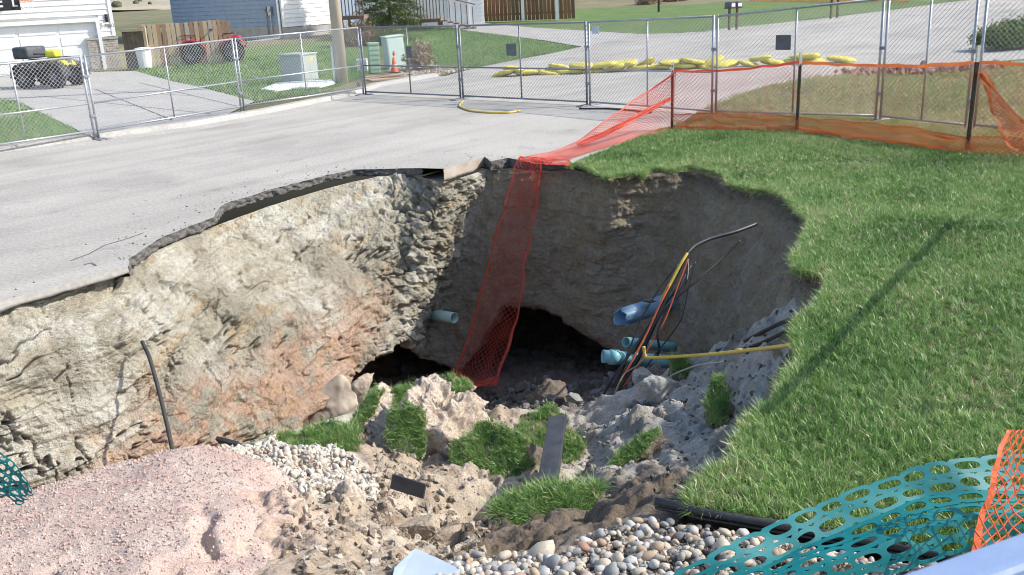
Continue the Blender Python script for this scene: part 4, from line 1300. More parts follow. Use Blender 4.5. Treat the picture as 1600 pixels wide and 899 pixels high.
c_.v = [tuple(qm @ (Vector(v) + Vector((0, 0, qd.length - .17)))) for v in c_.v]
c_.build('collar', M['pvc_teal'], tp, smooth=True)
# mud lying on the broken pipe
boulder('lump of mud resting on the broken blue pipe', 1018, 472, 10.1, .20, M['clod_dark'], 31, .9, .3, (1, .6, .4), (0, .3, .3), 'mud_lump', 'mud')
# gas pipe: yellow, with a hook at the end
def cable(name, pts, r, m, label, cat='cable', n=8, parent=None, seg=6):
    o = MB().tube(curve(pts, seg), r, n).build(name, m, parent, smooth=True)
    return tag(o, label, cat) if label else o
gas = cable('gas_pipe', [D(1262, 536, 5.7), D(1200, 544, 6.2), D(1120, 553, 7.0), D(1050, 558, 7.7), D(1012, 559, 8.2), D(1007, 552, 8.25), D(1006, 542, 8.25)], .0145, M['yellow'], 'yellow plastic gas pipe sticking out of the lawn edge with a hooked end', 'pipe', 12)
pa, pb = D(1158, 548.5, 6.62), D(1150, 549.5, 6.70)
MB().tube([pa, pb], .021, 12).build('joint', M['yellow'], gas, smooth=True)
cable('power_cable', [D(1182, 350, 9.55), D(1150, 362, 9.4), D(1110, 373, 9.3), D(1085, 385, 9.2), D(1070, 402, 9.1), D(1052, 440, 9.0), D(1030, 490, 8.9), D(1005, 545, 8.8), D(975, 600, 8.7), D(955, 628, 8.6)], .022, M['black'], 'thick black cable arching out of the shaded wall')
cable('conduit', [D(1074, 396, 9.05), D(1064, 412, 9.0), D(1048, 442, 8.95), D(1032, 472, 8.9)], .015, M['yellow'], 'orange yellow conduit sleeve round the cable bundle', 'conduit')
cable('conduit', [D(1046, 446, 8.92), D(1030, 478, 8.85), D(1012, 518, 8.8), D(990, 560, 8.7), D(968, 598, 8.6)], .010, M['redc'], 'red brown conduit running down the cable bundle', 'conduit')
cable('thin_cable', [D(1157, 376, 9.4), D(1130, 402, 9.3), D(1090, 438, 9.1), D(1050, 472, 9.0), D(1010, 520, 8.9), D(985, 560, 8.8), D(962, 606, 8.6)], .012, M['black'], 'thin black cable hanging below the thick arching one')
cable('thin_cable', [D(1075, 408, 9.2), D(1072, 440, 9.0), D(1045, 480, 8.9), D(1028, 520, 8.8), D(1030, 545, 8.8), D(1026, 560, 8.8)], .013, M['black'], 'black cable kinked behind the teal pipe')
cable('thin_cable', [D(1080, 415, 9.2), D(1055, 455, 9.0), D(1020, 500, 8.9), D(990, 545, 8.8), D(958, 590, 8.7), D(940, 622, 8.6)], .013, M['black'], 'black cable at the left of the bundle reaching the pit floor')
cable('thin_cable', [D(1012, 555, 8.4), D(995, 572, 8.4), D(975, 585, 8.4), D(962, 612, 8.3), D(958, 640, 8.2)], .008, mat('tan_wire', (.35, .27, .16)), 'tan wire dangling from the gas pipe hook')
for k, (dx, lb) in enumerate(((12, 'brown thin cable beside the red conduit'), (30, 'slack dark cable on the right side of the bundle'), (-15, 'dark cable looping on the left side of the bundle'))):
    cable('thin_cable', [D(1068 + dx * .6, 405 + 4 * k, 9.05), D(1046 + dx, 450, 8.95), D(1022 + dx * 1.4, 500, 8.85), D(996 + dx, 552, 8.75), D(966 + dx * .6, 606, 8.6)], .0075, M['redc'] if k == 0 else M['black'], lb)
cable('slope_cable', [D(1256, 494, 6.1), D(1220, 505, 6.8), D(1180, 525, 7.2), D(1150, 541, 7.5), D(1120, 548, 7.7)], .018, M['black'], 'black cable lying on the scree above the yellow pipe')
cable('slope_cable', [D(1252, 503, 6.0), D(1222, 521, 6.6), D(1190, 536, 7.0), D(1165, 545, 7.2)], .016, M['black'], 'second black cable lying lower on the scree')
cable('slope_cable', [D(1130, 566, 6.9), D(1090, 571, 7.2), D(1055, 584, 7.4), D(1035, 596, 7.5), D(1010, 604, 7.6)], .007, mat('pale_wire', (.42, .36, .25)), 'pale wire lying across the scree below the gas pipe')
pp_ = cable('black_pipe', [D(222, 534, 7.9), D(234, 560, 7.75), D(248, 610, 7.5), D(262, 668, 7.2), D(272, 716, 6.9)], .018, M['black_dusty'], 'thin black pipe leaning against the sunlit left wall', 'pipe', 10)
# buried pale pipe near the turf strip
hollow('pale_pipe', D(395, 708, 6.4), D(562, 655, 7.8), .080, mat('pale_pvc', (.38, .37, .31), (.30, .28, .23), 5, .8, .4, 30, grain=.2), 'pale grey green pipe half buried behind the turf strip')
# lawn edging
def board(name, a, b, w, t, m, label, up=Vector((0, 0, 1)), cat='edging'):
    a, b = Vector(a), Vector(b)
    x = (b - a); L_ = x.length; x.normalize()
    yv = up.cross(x).normalized(); zv = x.cross(yv)
    R = Matrix((x, yv, zv)).transposed()
    mb = MB(); mb.box((0, 0, 0), (L_, t, w), M=R)
    o = mb.build(name, m, None, bevel=t * .25, seg=2)
    o.location = (a + b) / 2
    return tag(o, label, cat)
M['edging'] = mat('edging', (.030, .031, .034), (.06, .06, .062), 8, .5, .2, 30)
up_b = board('edging_board', D(872, 652, 6.0), D(856, 752, 5.1), .13, .03, M['edging'], 'black edging board standing on end between the turf clods', Vector((1, -.25, .15)))
e_ = MB(); a_, b_ = D(872, 652, 6.0), D(856, 752, 5.1)
board('edging_board', D(612, 752, 5.0), D(664, 768, 4.9), .09, .02, M['edging'], 'short black edging offcut lying on the tan earth mound', Vector((.05, .35, .93)))
board('edging_board', D(341, 688, 5.9), D(376, 697, 5.8), .07, .03, M['black_dusty'], 'dark broken edging piece behind the stone heap', Vector((.1, -.6, .8)))
ed = dense([G(*p)[:2] for p in ((1024, 784), (1060, 791), (1096, 801), (1200, 819), (1320, 840), (1480, 870), (1640, 902))], .08)
mb = MB()
for k, (hz, dz) in enumerate(((.022, .03),)):
    mb.tube([(p[0], p[1], .004) for p in ed], .019, 8)
mb.tube([(p[0], p[1], -.03) for p in ed], .010, 4)
tag(mb.build('lawn_edging', M['edging'], None, smooth=True), 'long black plastic lawn edging between grass and river pebbles', 'edging')
# white plastic sheet corner at the bottom
v = [D(618, 903, 3.45), D(650, 872, 3.60), D(690, 890, 3.52), D(720, 905, 3.4), D(710, 960, 3.2), D(606, 960, 3.2)]
mb = MB(); n_ = len(v)
mb.add([p + Vector((0, 0, .05)) for p in v] + [p + Vector((0, 0, .034)) for p in v], [tuple(range(n_)), tuple(range(2 * n_ - 1, n_ - 1, -1))] + [(i, (i + 1) % n_, n_ + (i + 1) % n_, n_ + i) for i in range(n_)])
tag(mb.build('panel_sheet', mat('pale_blue_sheet', (.36, .43, .52), (.44, .50, .58), 6, .35, .1, 20), None), 'corner of a pale blue sheet lying on the loose stones', 'sheet')

# ================================================================== NETTING
M['net_red'] = mat('net_red', (.66, .085, .05), (.74, .12, .07), 4, .5, trans=.45)
M['net_orange'] = mat('net_orange', (.60, .17, .05), (.52, .13, .045), 4, .5, trans=.45)
M['net_near'] = mat('net_near', (.85, .20, .07), (.75, .14, .05), 6, .45, .1, 60, trans=.3)
M['teal'] = mat('teal_plastic', (.003, .15, .165), (.006, .19, .20), 6, .55, .12, 30, trans=.12, spec=.35)
def surf(edges, ripple=0.0, seed=0):
    """ruled surface through a list of edge curves; returns S(u, v) on arrays"""
    E = [np.array([list(p) for p in e], float) for e in edges]
    n = 80
    E = [resample(e, by_len(e[:, None, :] if False else e, n)) if len(e) > 2 else np.linspace(e[0], e[1], n) for e in E]
    A = np.stack(E, 0)                                   # (ne, n, 3)
    def S(u, v):
        u = np.asarray(u, float); v = np.asarray(v, float)
        uu = np.clip(u, 0, 1) * (len(E) - 1); i = np.clip(uu.astype(int), 0, max(len(E) - 2, 0)); fu = (uu - i)[:, None]
        vv = np.clip(v, 0, 1) * (n - 1); j = np.clip(vv.astype(int), 0, n - 2); fv = (vv - j)[:, None]
        P = (A[i, j] * (1 - fv) + A[i, j + 1] * fv) * (1 - fu) + (A[i + 1, j] * (1 - fv) + A[i + 1, j + 1] * fv) * fu
        if ripple:
            q = np.stack([u * 3, v * 9, np.full(len(u), seed * 1.7)], 1)
            P = P + ripple * np.stack([perlin(q), perlin(q + 9), perlin(q + 18) * .5], 1)
        return P
    return S
def diamond_net(name, S, nu, nv, w, m, parent=None, band=0.03):
    """lattice of plastic strands over the surface S, with solid edge bands"""
    u, v = np.meshgrid(np.arange(nu + 1), np.arange(nv + 1), indexing='ij')
    keep = ((u + v) % 2 == 0)
    ids = -np.ones(u.shape, int); ids[keep] = np.arange(keep.sum())
    P = S(u[keep] / nu, v[keep] / nv)
    segs = []
    for du_, dv_ in ((1, 1), (1, -1)):
        a = ids[:nu, max(0, -dv_):nv + 1 - max(0, dv_)]
        b = ids[1:, max(0, dv_):nv + 1 - max(0, -dv_)]
        mk = (a >= 0) & (b >= 0)
        segs.append(np.stack([a[mk], b[mk]], 1))
    segs = np.vstack(segs)
    eps = 1e-3
    uv = np.stack([u[keep] / nu, v[keep] / nv], 1)
    tu = S(uv[:, 0] + eps * np.where(uv[:, 0] > .5, -1, 1), uv[:, 1]) - P
    tv = S(uv[:, 0], uv[:, 1] + eps * np.where(uv[:, 1] > .5, -1, 1)) - P
    N_ = np.cross(tu, tv); N_ /= np.linalg.norm(N_, axis=1)[:, None] + 1e-12
    a, b = P[segs[:, 0]], P[segs[:, 1]]
    d = b - a; d /= np.linalg.norm(d, axis=1)[:, None] + 1e-9
    s = np.cross(d, N_[segs[:, 0]]); s /= np.linalg.norm(s, axis=1)[:, None] + 1e-9
    nn = N_[segs[:, 0]] * w * .35
    s = s * w * .5
    V = np.concatenate([a - s, a + s, b + s, b - s, a + nn, b + nn])
    k = len(segs); i = np.arange(k)
    F = np.concatenate([np.stack([i, i + 4 * k, i + 5 * k, i + 3 * k], 1), np.stack([i + 4 * k, i + k, i + 2 * k, i + 5 * k], 1)])
    Vb, Fb = [], []
    base = len(V)
    for u0 in (0.0, 1.0):
        t = np.linspace(0, 1, nv + 1)
        ii = base + sum(len(q) for q in Vb)
        A_ = S(np.full(nv + 1, u0), t); B_ = S(np.full(nv + 1, abs(u0 - band)), t)
        Vb += [A_, B_]
        j = np.arange(nv)
        Fb.append(np.stack([ii + j, ii + j + 1, ii + nv + 1 + j + 1, ii + nv + 1 + j], 1))
    V = np.vstack([V] + Vb); F = np.vstack([F] + Fb)
    return link(name, np_mesh(name, V, F, False), m, parent)

# netting hanging into the hole and trailing back over the street to the first stake
L1 = [G(814, 246, .05), D(806, 262, 12.75), D(790, 305, 12.6), D(772, 372, 12.4), D(754, 440, 12.2), D(735, 515, 12.0), D(710, 590, 11.7)]
L2 = [G(830, 247, .07), D(826, 266, 12.5), D(814, 310, 12.4), D(800, 375, 12.2), D(786, 445, 12.0), D(768, 520, 11.8), D(742, 596, 11.5)]
L3 = [G(846, 250, .05), D(846, 276, 12.45), D(838, 320, 12.3), D(828, 380, 12.1), D(816, 450, 11.9), D(803, 525, 11.7), D(774, 600, 11.4)]
nr = empty('safety_net', tuple(G(830, 250)))
tag(nr, 'red plastic netting hanging from the street edge down into the sinkhole', 'net')
def under(o, root):
    o.parent = root; o.matrix_parent_inverse = root.matrix_world.inverted() if False else Matrix.Translation(-Vector(root.location))
    return o
under(diamond_net('mesh', surf([L1, L2, L3], .05, 1), 20, 88, .0068, M['net_red'], None, .05), nr)
# crumpled end on the floor of the hole
L4 = [D(700, 585, 11.9), D(715, 603, 11.3), D(740, 606, 11.0), D(775, 602, 11.2)]
L5 = [D(712, 572, 11.9), D(728, 588, 11.5), D(750, 594, 11.3), D(774, 590, 11.3)]
under(diamond_net('crumpled_end', surf([L4, L5], .05, 5), 10, 30, .012, M['net_red'], None, .1), nr)
nt2 = empty('safety_net', tuple(G(900, 235)))
tag(nt2, 'red netting trailing over the kerb from the first stake to the hole', 'net')
T1 = [G(816, 246, .06), G(860, 237, .05), G(895, 224, .08), D(930, 201, 13.9), D(975, 168, 14.5), D(1020, 137, 14.9), D(1057, 111, 15.0)]
T2 = [G(832, 250, .05), G(876, 242, .03), G(915, 228, .04), D(950, 212, 13.9), D(990, 190, 14.4), D(1025, 168, 14.8), D(1054, 152, 15.0)]
T3 = [G(848, 254, .03), G(892, 247, .02), G(930, 236, .02), G(965, 225, .02), G(1000, 214, .02), G(1030, 207, .02), G(1050, 201, .02)]
under(diamond_net('mesh', surf([T1, T2, T3], .03, 2), 28, 96, .0075, M['net_red'], None, .04), nt2)
B1 = [G(900, 224, .07), D(945, 205, 14.0), D(1000, 176, 14.5), D(1047, 151, 14.98)]
B2 = [G(906, 229, .06), D(950, 211, 13.98), D(1004, 182, 14.48), D(1049, 156, 14.96)]
under(diamond_net('fold', surf([B1, B2], .02, 3), 6, 90, .014, M['net_red'], None, .3), nt2)
K1 = [G(812, 244, .08), G(850, 247, .08), G(892, 249, .06)]
K2 = [G(812, 252, .06), G(850, 257, .05), G(890, 259, .04)]
under(diamond_net('fold', surf([K1, K2], .03, 4), 8, 40, .014, M['net_red'], None, .15), nt2)

# stakes and the netting between them
STK = [((1050, 203), 1.02), ((1245, 208), 1.15), ((1511, 243), 1.31)]
NZ = [.94, 1.06, 1.16, 1.16]
M['tpost'] = mat('post_black', (.012, .013, .013), (.03, .03, .028), 20, .5, .2, 60)
M['tip'] = mat('post_tip', (.55, .55, .53), (.42, .42, .40), 15, .45, .1, 40, metal=.4)
lbl = ['slim black stake with pale tip where the trailing red netting starts', 'slim black stake with pale tip in the middle of the orange netting', 'stout black stake with pale tip where the orange netting sags low']
SP = []
for (p, h), lb in zip(STK, lbl):
    b = G(*p)
    root = empty('fence_stake', tuple(b)); root.rotation_euler = (random.uniform(-.02, .02), random.uniform(.0, .03), .3)
    mb = MB(); mb.box0(-.022, .022, -.004, .004, -.15, h - .16); mb.box0(-.004, .004, .0045, .04, -.15, h - .16)
    for k in range(12): mb.box0(-.006, .006, -.010, -.0045, .1 + k * .08, .13 + k * .08)
    mb.build('shaft', M['tpost'], root)
    mb = MB(); mb.box0(-.022, .022, -.004, .004, h - .158, h + .04); mb.box0(-.004, .004, .0045, .04, h - .158, h + .04)
    mb.build('tip', M['tip'], root)
    tag(root, lb, 'stake', 'stakes carrying the orange netting')
    SP.append(b)
SP.append(Vector((9.2, 7.6, 0)))
def span(a, b, za, zb, sag, n=9, dz=0.0):
    return [Vector((a.x + (b.x - a.x) * t, a.y + (b.y - a.y) * t + .05, za + (zb - za) * t - sag * 4 * t * (1 - t) + dz)) for t in [k / (n - 1) for k in range(n)]]
onet_lbl = ['orange netting stretched between the first and second stake', 'orange netting stretched between the second and third stake', 'orange netting bunched and sagging beyond the third stake']
for k in range(3):
    a, b = SP[k], SP[k + 1]
    root = empty('safety_net', tuple(a)); tag(root, onet_lbl[k], 'net', 'orange nets along the far lawn')
    L_ = (b - a).length
    e1 = span(a, b, NZ[k], NZ[k + 1], .05); e2 = span(a, b, NZ[k] * .5, NZ[k + 1] * .5, .08); e3 = span(a, b, .03, .03, .0)
    under(diamond_net('mesh', surf([e1, e2, e3], .05, 10 + k), 32, int(L_ / .034), .0042 if k < 2 else .006, M['net_red'] if k == 0 else M['net_orange'], None, .035), root)
    # the slack part bunched along the ground
    f1 = span(a, b, .24, .24, -.03); f2 = [p + Vector((0, -.22, -.22)) for p in f1]
    under(diamond_net('slack', surf([f1, f2], .06, 20 + k), 12, int(L_ / .03), .011, M['net_orange'], None, .05), root)
    if k == 2:
        g1 = [D(1528, 112, 11.7), D(1545, 160, 11.4), D(1560, 200, 11.2), D(1580, 235, 10.9)]
        g2 = [D(1540, 112, 11.7), D(1575, 160, 11.4), D(1610, 200, 11.2), D(1640, 240, 10.9)]
        under(diamond_net('fold', surf([g1, g2], .05, 25), 12, 50, .013, M['net_orange'], None, .1), root)

# teal barrier netting with oval holes
def oval_net(name, S, nu, nv, m, label, fill=(.77, .52), thick=.004, seg=20, cat='net'):
    V, F = [], []
    def add(uv):
        V.append(uv); return len(V) - 1
    for j in range(nv):
        for i in range(nu):
            sh = .5 if i % 2 else 0
            cu, cv = (i + .5), (j + .5 + sh)
            outer, inner = [], []
            for k in range(seg):
                a = 2 * pi * k / seg
                c, s_ = cos(a), sin(a)
                mx_ = max(abs(c), abs(s_))
                outer.append(add(((cu + .5 * s_ / mx_) / nu, (cv + .5 * c / mx_) / (nv + .5))))
                ee = (abs(c) ** 2.6 + abs(s_) ** 2.6) ** (-1 / 2.6)
                inner.append(add(((cu + .5 * fill[1] * s_ * ee) / nu, (cv + .5 * fill[0] * c * ee) / (nv + .5))))
            for k in range(seg):
                k2 = (k + 1) % seg
                F.append((outer[k], outer[k2], inner[k2], inner[k]))
    UV = np.array(V)
    # solid selvedge at both long edges
    P = S(UV[:, 0], UV[:, 1])
    me = np_mesh(name, P, F, True)
    bm = bmesh.new(); bm.from_mesh(me)
    bmesh.ops.remove_doubles(bm, verts=bm.verts, dist=.0006)
    bmesh.ops.recalc_face_normals(bm, faces=bm.faces)
    bmesh.ops.solidify(bm, geom=bm.faces[:], thickness=thick)
    for f in bm.faces: f.smooth = False
    bm.to_mesh(me); bm.free()
    o = link(name, me, m)
    return tag(o, label, cat)
Tt = [D(960, 935, 2.72), D(1010, 912, 2.78), D(1100, 868, 2.86), D(1200, 823, 2.95), D(1300, 779, 3.05), D(1400, 738, 3.13), D(1450, 722, 3.16), D(1540, 714, 3.2), D(1680, 704, 3.25)]
Tm = [D(1010, 965, 2.72), D(1080, 932, 2.78), D(1170, 892, 2.84), D(1270, 850, 2.93), D(1380, 803, 3.02), D(1450, 779, 3.07), D(1520, 768, 3.09), D(1600, 765, 3.12), D(1720, 757, 3.16)]
Tn = [D(1060, 985, 2.62), D(1130, 950, 2.66), D(1220, 912, 2.72), D(1320, 872, 2.80), D(1410, 836, 2.88), D(1480, 815, 2.93), D(1550, 805, 2.96), D(1640, 800, 3.0), D(1760, 792, 3.04)]
Tb = [D(1110, 1010, 2.66), D(1190, 975, 2.70), D(1290, 938, 2.75), D(1390, 900, 2.82), D(1470, 872, 2.88), D(1530, 856, 2.92), D(1600, 848, 2.96), D(1690, 842, 3.0), D(1800, 835, 3.04)]
oval_net('barrier_net', surf([Tt, Tm, Tn, Tb], .02, 4), 6, 16, M['teal'], 'teal plastic barrier netting with oval holes sagging over pebbles and lawn')
Lt = [D(-60, 650, 4.0), D(-20, 690, 4.05), D(20, 722, 4.1), D(56, 770, 4.12)]
Lm = [D(-80, 690, 4.0), D(-35, 722, 4.05), D(5, 750, 4.1), D(45, 778, 4.12)]
Lb = [D(-100, 720, 4.0), D(-50, 745, 4.05), D(-10, 768, 4.1), D(32, 790, 4.12)]
oval_net('barrier_net', surf([Lt, Lm, Lb], .015, 6), 6, 10, M['teal'], 'end of a narrow teal net hanging above the pink gravel', (.66, .6), .003)
# piece of coarse orange netting over the teal one
O1 = [D(1574, 672, 2.95), D(1562, 700, 2.9), D(1550, 740, 2.85), D(1535, 790, 2.8), D(1521, 842, 2.75), D(1510, 890, 2.7)]
O2 = [D(1600, 668, 2.97), D(1600, 700, 2.92), D(1596, 745, 2.87), D(1588, 795, 2.82), D(1580, 850, 2.77), D(1572, 900, 2.72)]
O3 = [D(1680, 660, 3.0), D(1690, 700, 2.95), D(1690, 750, 2.9), D(1690, 800, 2.85), D(1690, 860, 2.8), D(1690, 910, 2.75)]
og = empty('safety_net', tuple(O1[-1])); tag(og, 'coarse orange netting end with a thick edge over the teal netting', 'net')
under(diamond_net('mesh', surf([O1, O2, O3], .012, 8), 14, 22, .0062, M['net_near'], None, .09), og)
# rail at the corner, out of focus
rail = empty('painted_rail', (1.2, .9, 0)); tag(rail, 'pale blue grey painted rail crossing the near corner, out of focus', 'rail')
a, b = D(1330, 942, .78), D(1760, 790, .92)
mb = MB(); x_ = (b - a).normalized(); y_ = Vector((0, 0, 1)).cross(x_).normalized(); z_ = x_.cross(y_)
mb.box((a + b) / 2 - z_ * .042, ((b - a).length, .05, .07), M=Matrix((x_, y_, z_)).transposed())
M['rail'] = mat('rail_paint', (.17, .24, .40), (.21, .28, .44), 9, .35, .1, 30)
under(mb.build('top_rail', M['rail'], None, bevel=.012, seg=3), rail)
mb = MB(); mb.box((b.x, b.y + .05, b.z / 2 - .05), (.06, .05, b.z)); under(mb.build('post', M['rail'], None, bevel=.006), rail)

# ================================================================== TEMPORARY CHAIN-LINK FENCE
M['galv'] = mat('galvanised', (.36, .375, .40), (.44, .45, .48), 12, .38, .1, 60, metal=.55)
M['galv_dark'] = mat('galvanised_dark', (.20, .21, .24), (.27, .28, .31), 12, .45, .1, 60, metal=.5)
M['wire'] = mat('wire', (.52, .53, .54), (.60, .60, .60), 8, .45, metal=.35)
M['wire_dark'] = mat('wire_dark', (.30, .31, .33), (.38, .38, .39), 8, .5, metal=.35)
def fence_panel(p0, p1, hh, label, R_=.018, thin_end=False, sp=.054, r=.0030, mid=True, rails=M['galv'], wire=M['wire'], lean=0.0, foot=True, midrail=.44, zb=.07, cat='fence', group='temporary chain-link panels'):
    p0, p1 = Vector((p0[0], p0[1], 0)), Vector((p1[0], p1[1], 0))
    L_ = (p1 - p0).length
    h0, h1 = hh if isinstance(hh, tuple) else (hh, hh)
    h = (h0 + h1) / 2
    hx = lambda x: h0 + (h1 - h0) * x / L_
    root = empty('temporary_fence', tuple(p0), atan2(p1.y - p0.y, p1.x - p0.x))
    root.rotation_euler = (lean, 0, root.rotation_euler[2])
    tag(root, label, cat, group)
    e = .04
    MB().tube([(e, 0, h0), (L_ - e, 0, h1)], R_, 8).build('top_rail', rails, root, smooth=True)
    MB().tube([(e, 0, zb), (L_ - e, 0, zb)], R_, 8).build('bottom_rail', rails, root, smooth=True)
    if midrail: MB().tube([(e, 0, h0 * midrail), (L_ - e, 0, h1 * midrail)], .016, 8).build('middle_rail', rails, root, smooth=True)
    for x in (e, L_ - e):
        MB().tube([(x, 0, 0), (x, 0, hx(x) + .02)], R_ * 1.15 if x < L_ / 2 or not thin_end else .009, 8).build('post', rails, root, smooth=True)
    if mid: MB().tube([(L_ / 2, 0, zb), (L_ / 2, 0, h)], .016, 8).build('middle_post', rails, root, smooth=True)
    # woven wire: two families of straight strands
    mb = MB()
    H_ = h - zb
    s = sp * 1.4142
    n = int((L_ + H_) / s) + 1
    for k in range(n):
        c = k * s
        for sg in (1, -1):
            # line x - sg*z = const, clipped to the panel
            x0, z0 = (c, 0.0)
            pts = []
            if sg == 1:   # goes up to the left from (c,0)
                xa, za = (c, 0) if c <= L_ else (L_, c - L_)
                xb, zb2 = (0, c) if c <= H_ else (c - H_, H_)
            else:
                xa, za = (L_ - c, 0) if c <= L_ else (0, c - L_)
                xb, zb2 = (L_, c) if c <= H_ else (L_ - (c - H_), H_)
            if za > H_ or zb2 < 0 or abs(xa - xb) < .01: continue
            a = Vector((xa, .004 * sg, za * (hx(xa) - zb) / H_ + zb)); b = Vector((xb, .004 * sg, zb2 * (hx(xb) - zb) / H_ + zb))
            d = (b - a).normalized(); sd = Vector((d.z, 0, -d.x)) * r
            q = Vector((0, r * 1.4, 0))
            bb = len(mb.v)
            mb.v += [tuple(a - sd), tuple(a + sd), tuple(a - q), tuple(b - sd), tuple(b + sd), tuple(b - q)]
            mb.f += [(bb, bb + 2, bb + 5, bb + 3), (bb + 2, bb + 1, bb + 4, bb + 5), (bb + 1, bb, bb + 3, bb + 4)]
    me = bpy.data.meshes.new('wire_mesh'); me.from_pydata(mb.v, [], mb.f)
    link('wire_mesh', me, wire, root)
    if foot:
        for x in (e, L_ - e):
            MB().box((x, 0, .012), (.10, .62, .024)).build('foot', M['galv_dark'], root, bevel=.004)
    for x, zz in ((L_ - .005, .42), (L_ - .005, 1.12)):
        MB().box((x, 0, zz), (.10, .07, .05)).build('clamp', M['galv_dark'], root, bevel=.006)
    return root
FF = [G(*p) for p in ((-78, 253), (152, 218), (380, 178), (570, 148), (722, 155), (920, 165), (1115, 180), (1372, 188), (1512, 203))]
fl_ = ['chain-link panel in front of the four-wheeler and the lawn corner', 'chain-link panel across the garage driveway', 'chain-link panel in front of the utility box and wooden pole',
       'gate panel in front of the traffic cone', 'gate panel with a dark plate at the start of the sandbags', 'gate panel behind the trailing red netting', 'chain-link panel with a large dark plate behind the orange netting', 'tall chain-link panel behind the third stake']
hp_ = [1.45, 1.47, 1.53, 1.55, 1.55, 1.58, 1.66, 1.86, 1.95]
hs = [(hp_[k], hp_[k + 1]) for k in range(8)]
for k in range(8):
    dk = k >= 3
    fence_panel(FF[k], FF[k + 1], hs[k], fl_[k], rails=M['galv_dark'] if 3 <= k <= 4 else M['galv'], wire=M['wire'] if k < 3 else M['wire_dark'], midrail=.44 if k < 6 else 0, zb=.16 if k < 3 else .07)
fence_panel(FF[8] + Vector((0.05, 0, 0)), (9.3, 10.4), 1.92, 'chain-link panel beyond the tall post by the bushes', wire=M['wire_dark'], midrail=0)
# the panel standing right of the lawn, whose shadow falls across the grass
fence_panel((6.26, 8.32), (3.5, 4.55), 1.84, 'chain-link panel standing beside the lawn casting a long shadow', R_=.027, thin_end=True, rails=M['galv'], r=.0012, midrail=0, mid=False)
# plates hung on the fence
def plate(px, py, y, w, h, m, label, rz):
    mb = MB(); mb.box((0, 0, 0), (w, .006, h), rz)
    o = mb.build('fence_plate', m, None, bevel=.002); o.location = D(px, py, y)
    return tag(o, label, 'plate', 'plates hung on the fence')
M['plate'] = mat('plate_grey', (.10, .105, .12), (.14, .145, .16), 6, .5)
M['plate_pale'] = mat('plate_pale', (.42, .48, .56), (.5, .55, .6), 6, .5)
def on_panel(k, t, dz=0):
    p = FF[k].lerp(FF[k + 1], t); d = FF[k + 1] - FF[k]
    return p, atan2(d.y, d.x)
for k, t, z, w, h, m, lb in ((4, .44, 1.06, .27, .24, M['plate'], 'small dark grey plate on the gate above the first sandbags'), (6, .43, 1.22, .25, .24, M['plate'], 'large dark grey plate on the panel behind the orange netting'),
                       (3, .52, 1.0, .17, .25, M['plate'], 'narrow slate plate on the gate beside the traffic cone'), (5, .08, 1.44, .17, .14, M['plate_pale'], 'tiny pale blue plate near the top of the gate')):
    p, rz = on_panel(k, t)
    mb = MB(); mb.box((0, 0, 0), (w, .006, h), rz)
    o = mb.build('fence_plate', m, None, bevel=.002); o.location = (p.x + .03 * sin(rz), p.y - .03 * cos(rz), z)
    tag(o, lb, 'plate')
# hose lying on the street
cable('garden_hose', [G(724, 158, .02), G(718, 166, .02), G(735, 173, .02), G(765, 176, .02), G(795, 176, .02), G(812, 173, .02)], .018, M['yellow'], 'yellow hose lying curled on the street by the gate', 'hose')
cable('garden_hose', [G(1018, 176, .02), G(980, 172, .02), G(945, 170, .02), G(905, 170, .02)], .016, M['black'], 'black hose lying on the street below the gate', 'hose')

# ---- sandbags
M['bag'] = mat('sandbag', (.56, .46, .06), (.66, .57, .14), 7, .8, .8, 22, grain=.15)
def bag_mesh(seed):
    n, k = 20, 12
    V = []
    for i in range(k + 1):
        t = i / k
        x = (t - .5) * .62
        e = max(.03, (1 - abs(2 * t - 1) ** 3.2)) ** .5
        for j in range(n):
            a = 2 * pi * j / n
            c, s_ = cos(a), sin(a)
            y = .19 * e * math.copysign(abs(c) ** .75, c) if True else 0
            z = .085 * e * math.copysign(abs(s_) ** .75, s_)
            V.append((x, y, z + .08))
    V = np.array(V)
    V += .034 * np.stack([fbm(V * 5 + seed, 2), fbm(V * 5 + seed + 7, 2), fbm(V * 6 + seed + 3, 2)], 1)
    V[:, 2] = np.maximum(V[:, 2], 0)
    F = [(i * n + j, i * n + (j + 1) % n, (i + 1) * n + (j + 1) % n, (i + 1) * n + j) for i in range(k) for j in range(n)]
    me = np_mesh('sandbag', V, F, True); me.materials.append(M['bag'])
    return me
bags = [bag_mesh(i * 3.1) for i in range(4)]
br = np.random.RandomState(9)
a, b = G(772, 120), G(1330, 97)
nb = 16
for layer in range(2):
    for k in range(nb - layer):
        if layer and br.uniform() < .45: continue
        t = (k + .5 + layer * .5) / nb
        p = a.lerp(b, t)
        o = link('sandbag', bags[br.randint(4)])
        o.location = (p.x + br.uniform(-.04, .04), p.y + br.uniform(-.08, .08), .002 + layer * .12)
        o.rotation_euler = (br.normal(0, .10), br.normal(0, .12 + .08 * layer), atan2(b.y - a.y, b.x - a.x) + br.normal(0, .45))
        s_ = br.uniform(1.0, 1.3); o.scale = (s_, s_, s_ * .74)
        tag(o, 'plump yellow sandbag lying in the top course across the street' if layer else 'plump yellow sandbag lying in the bottom course across the street', 'sandbag', 'sandbags in the top course' if layer else 'sandbags in the bottom course')

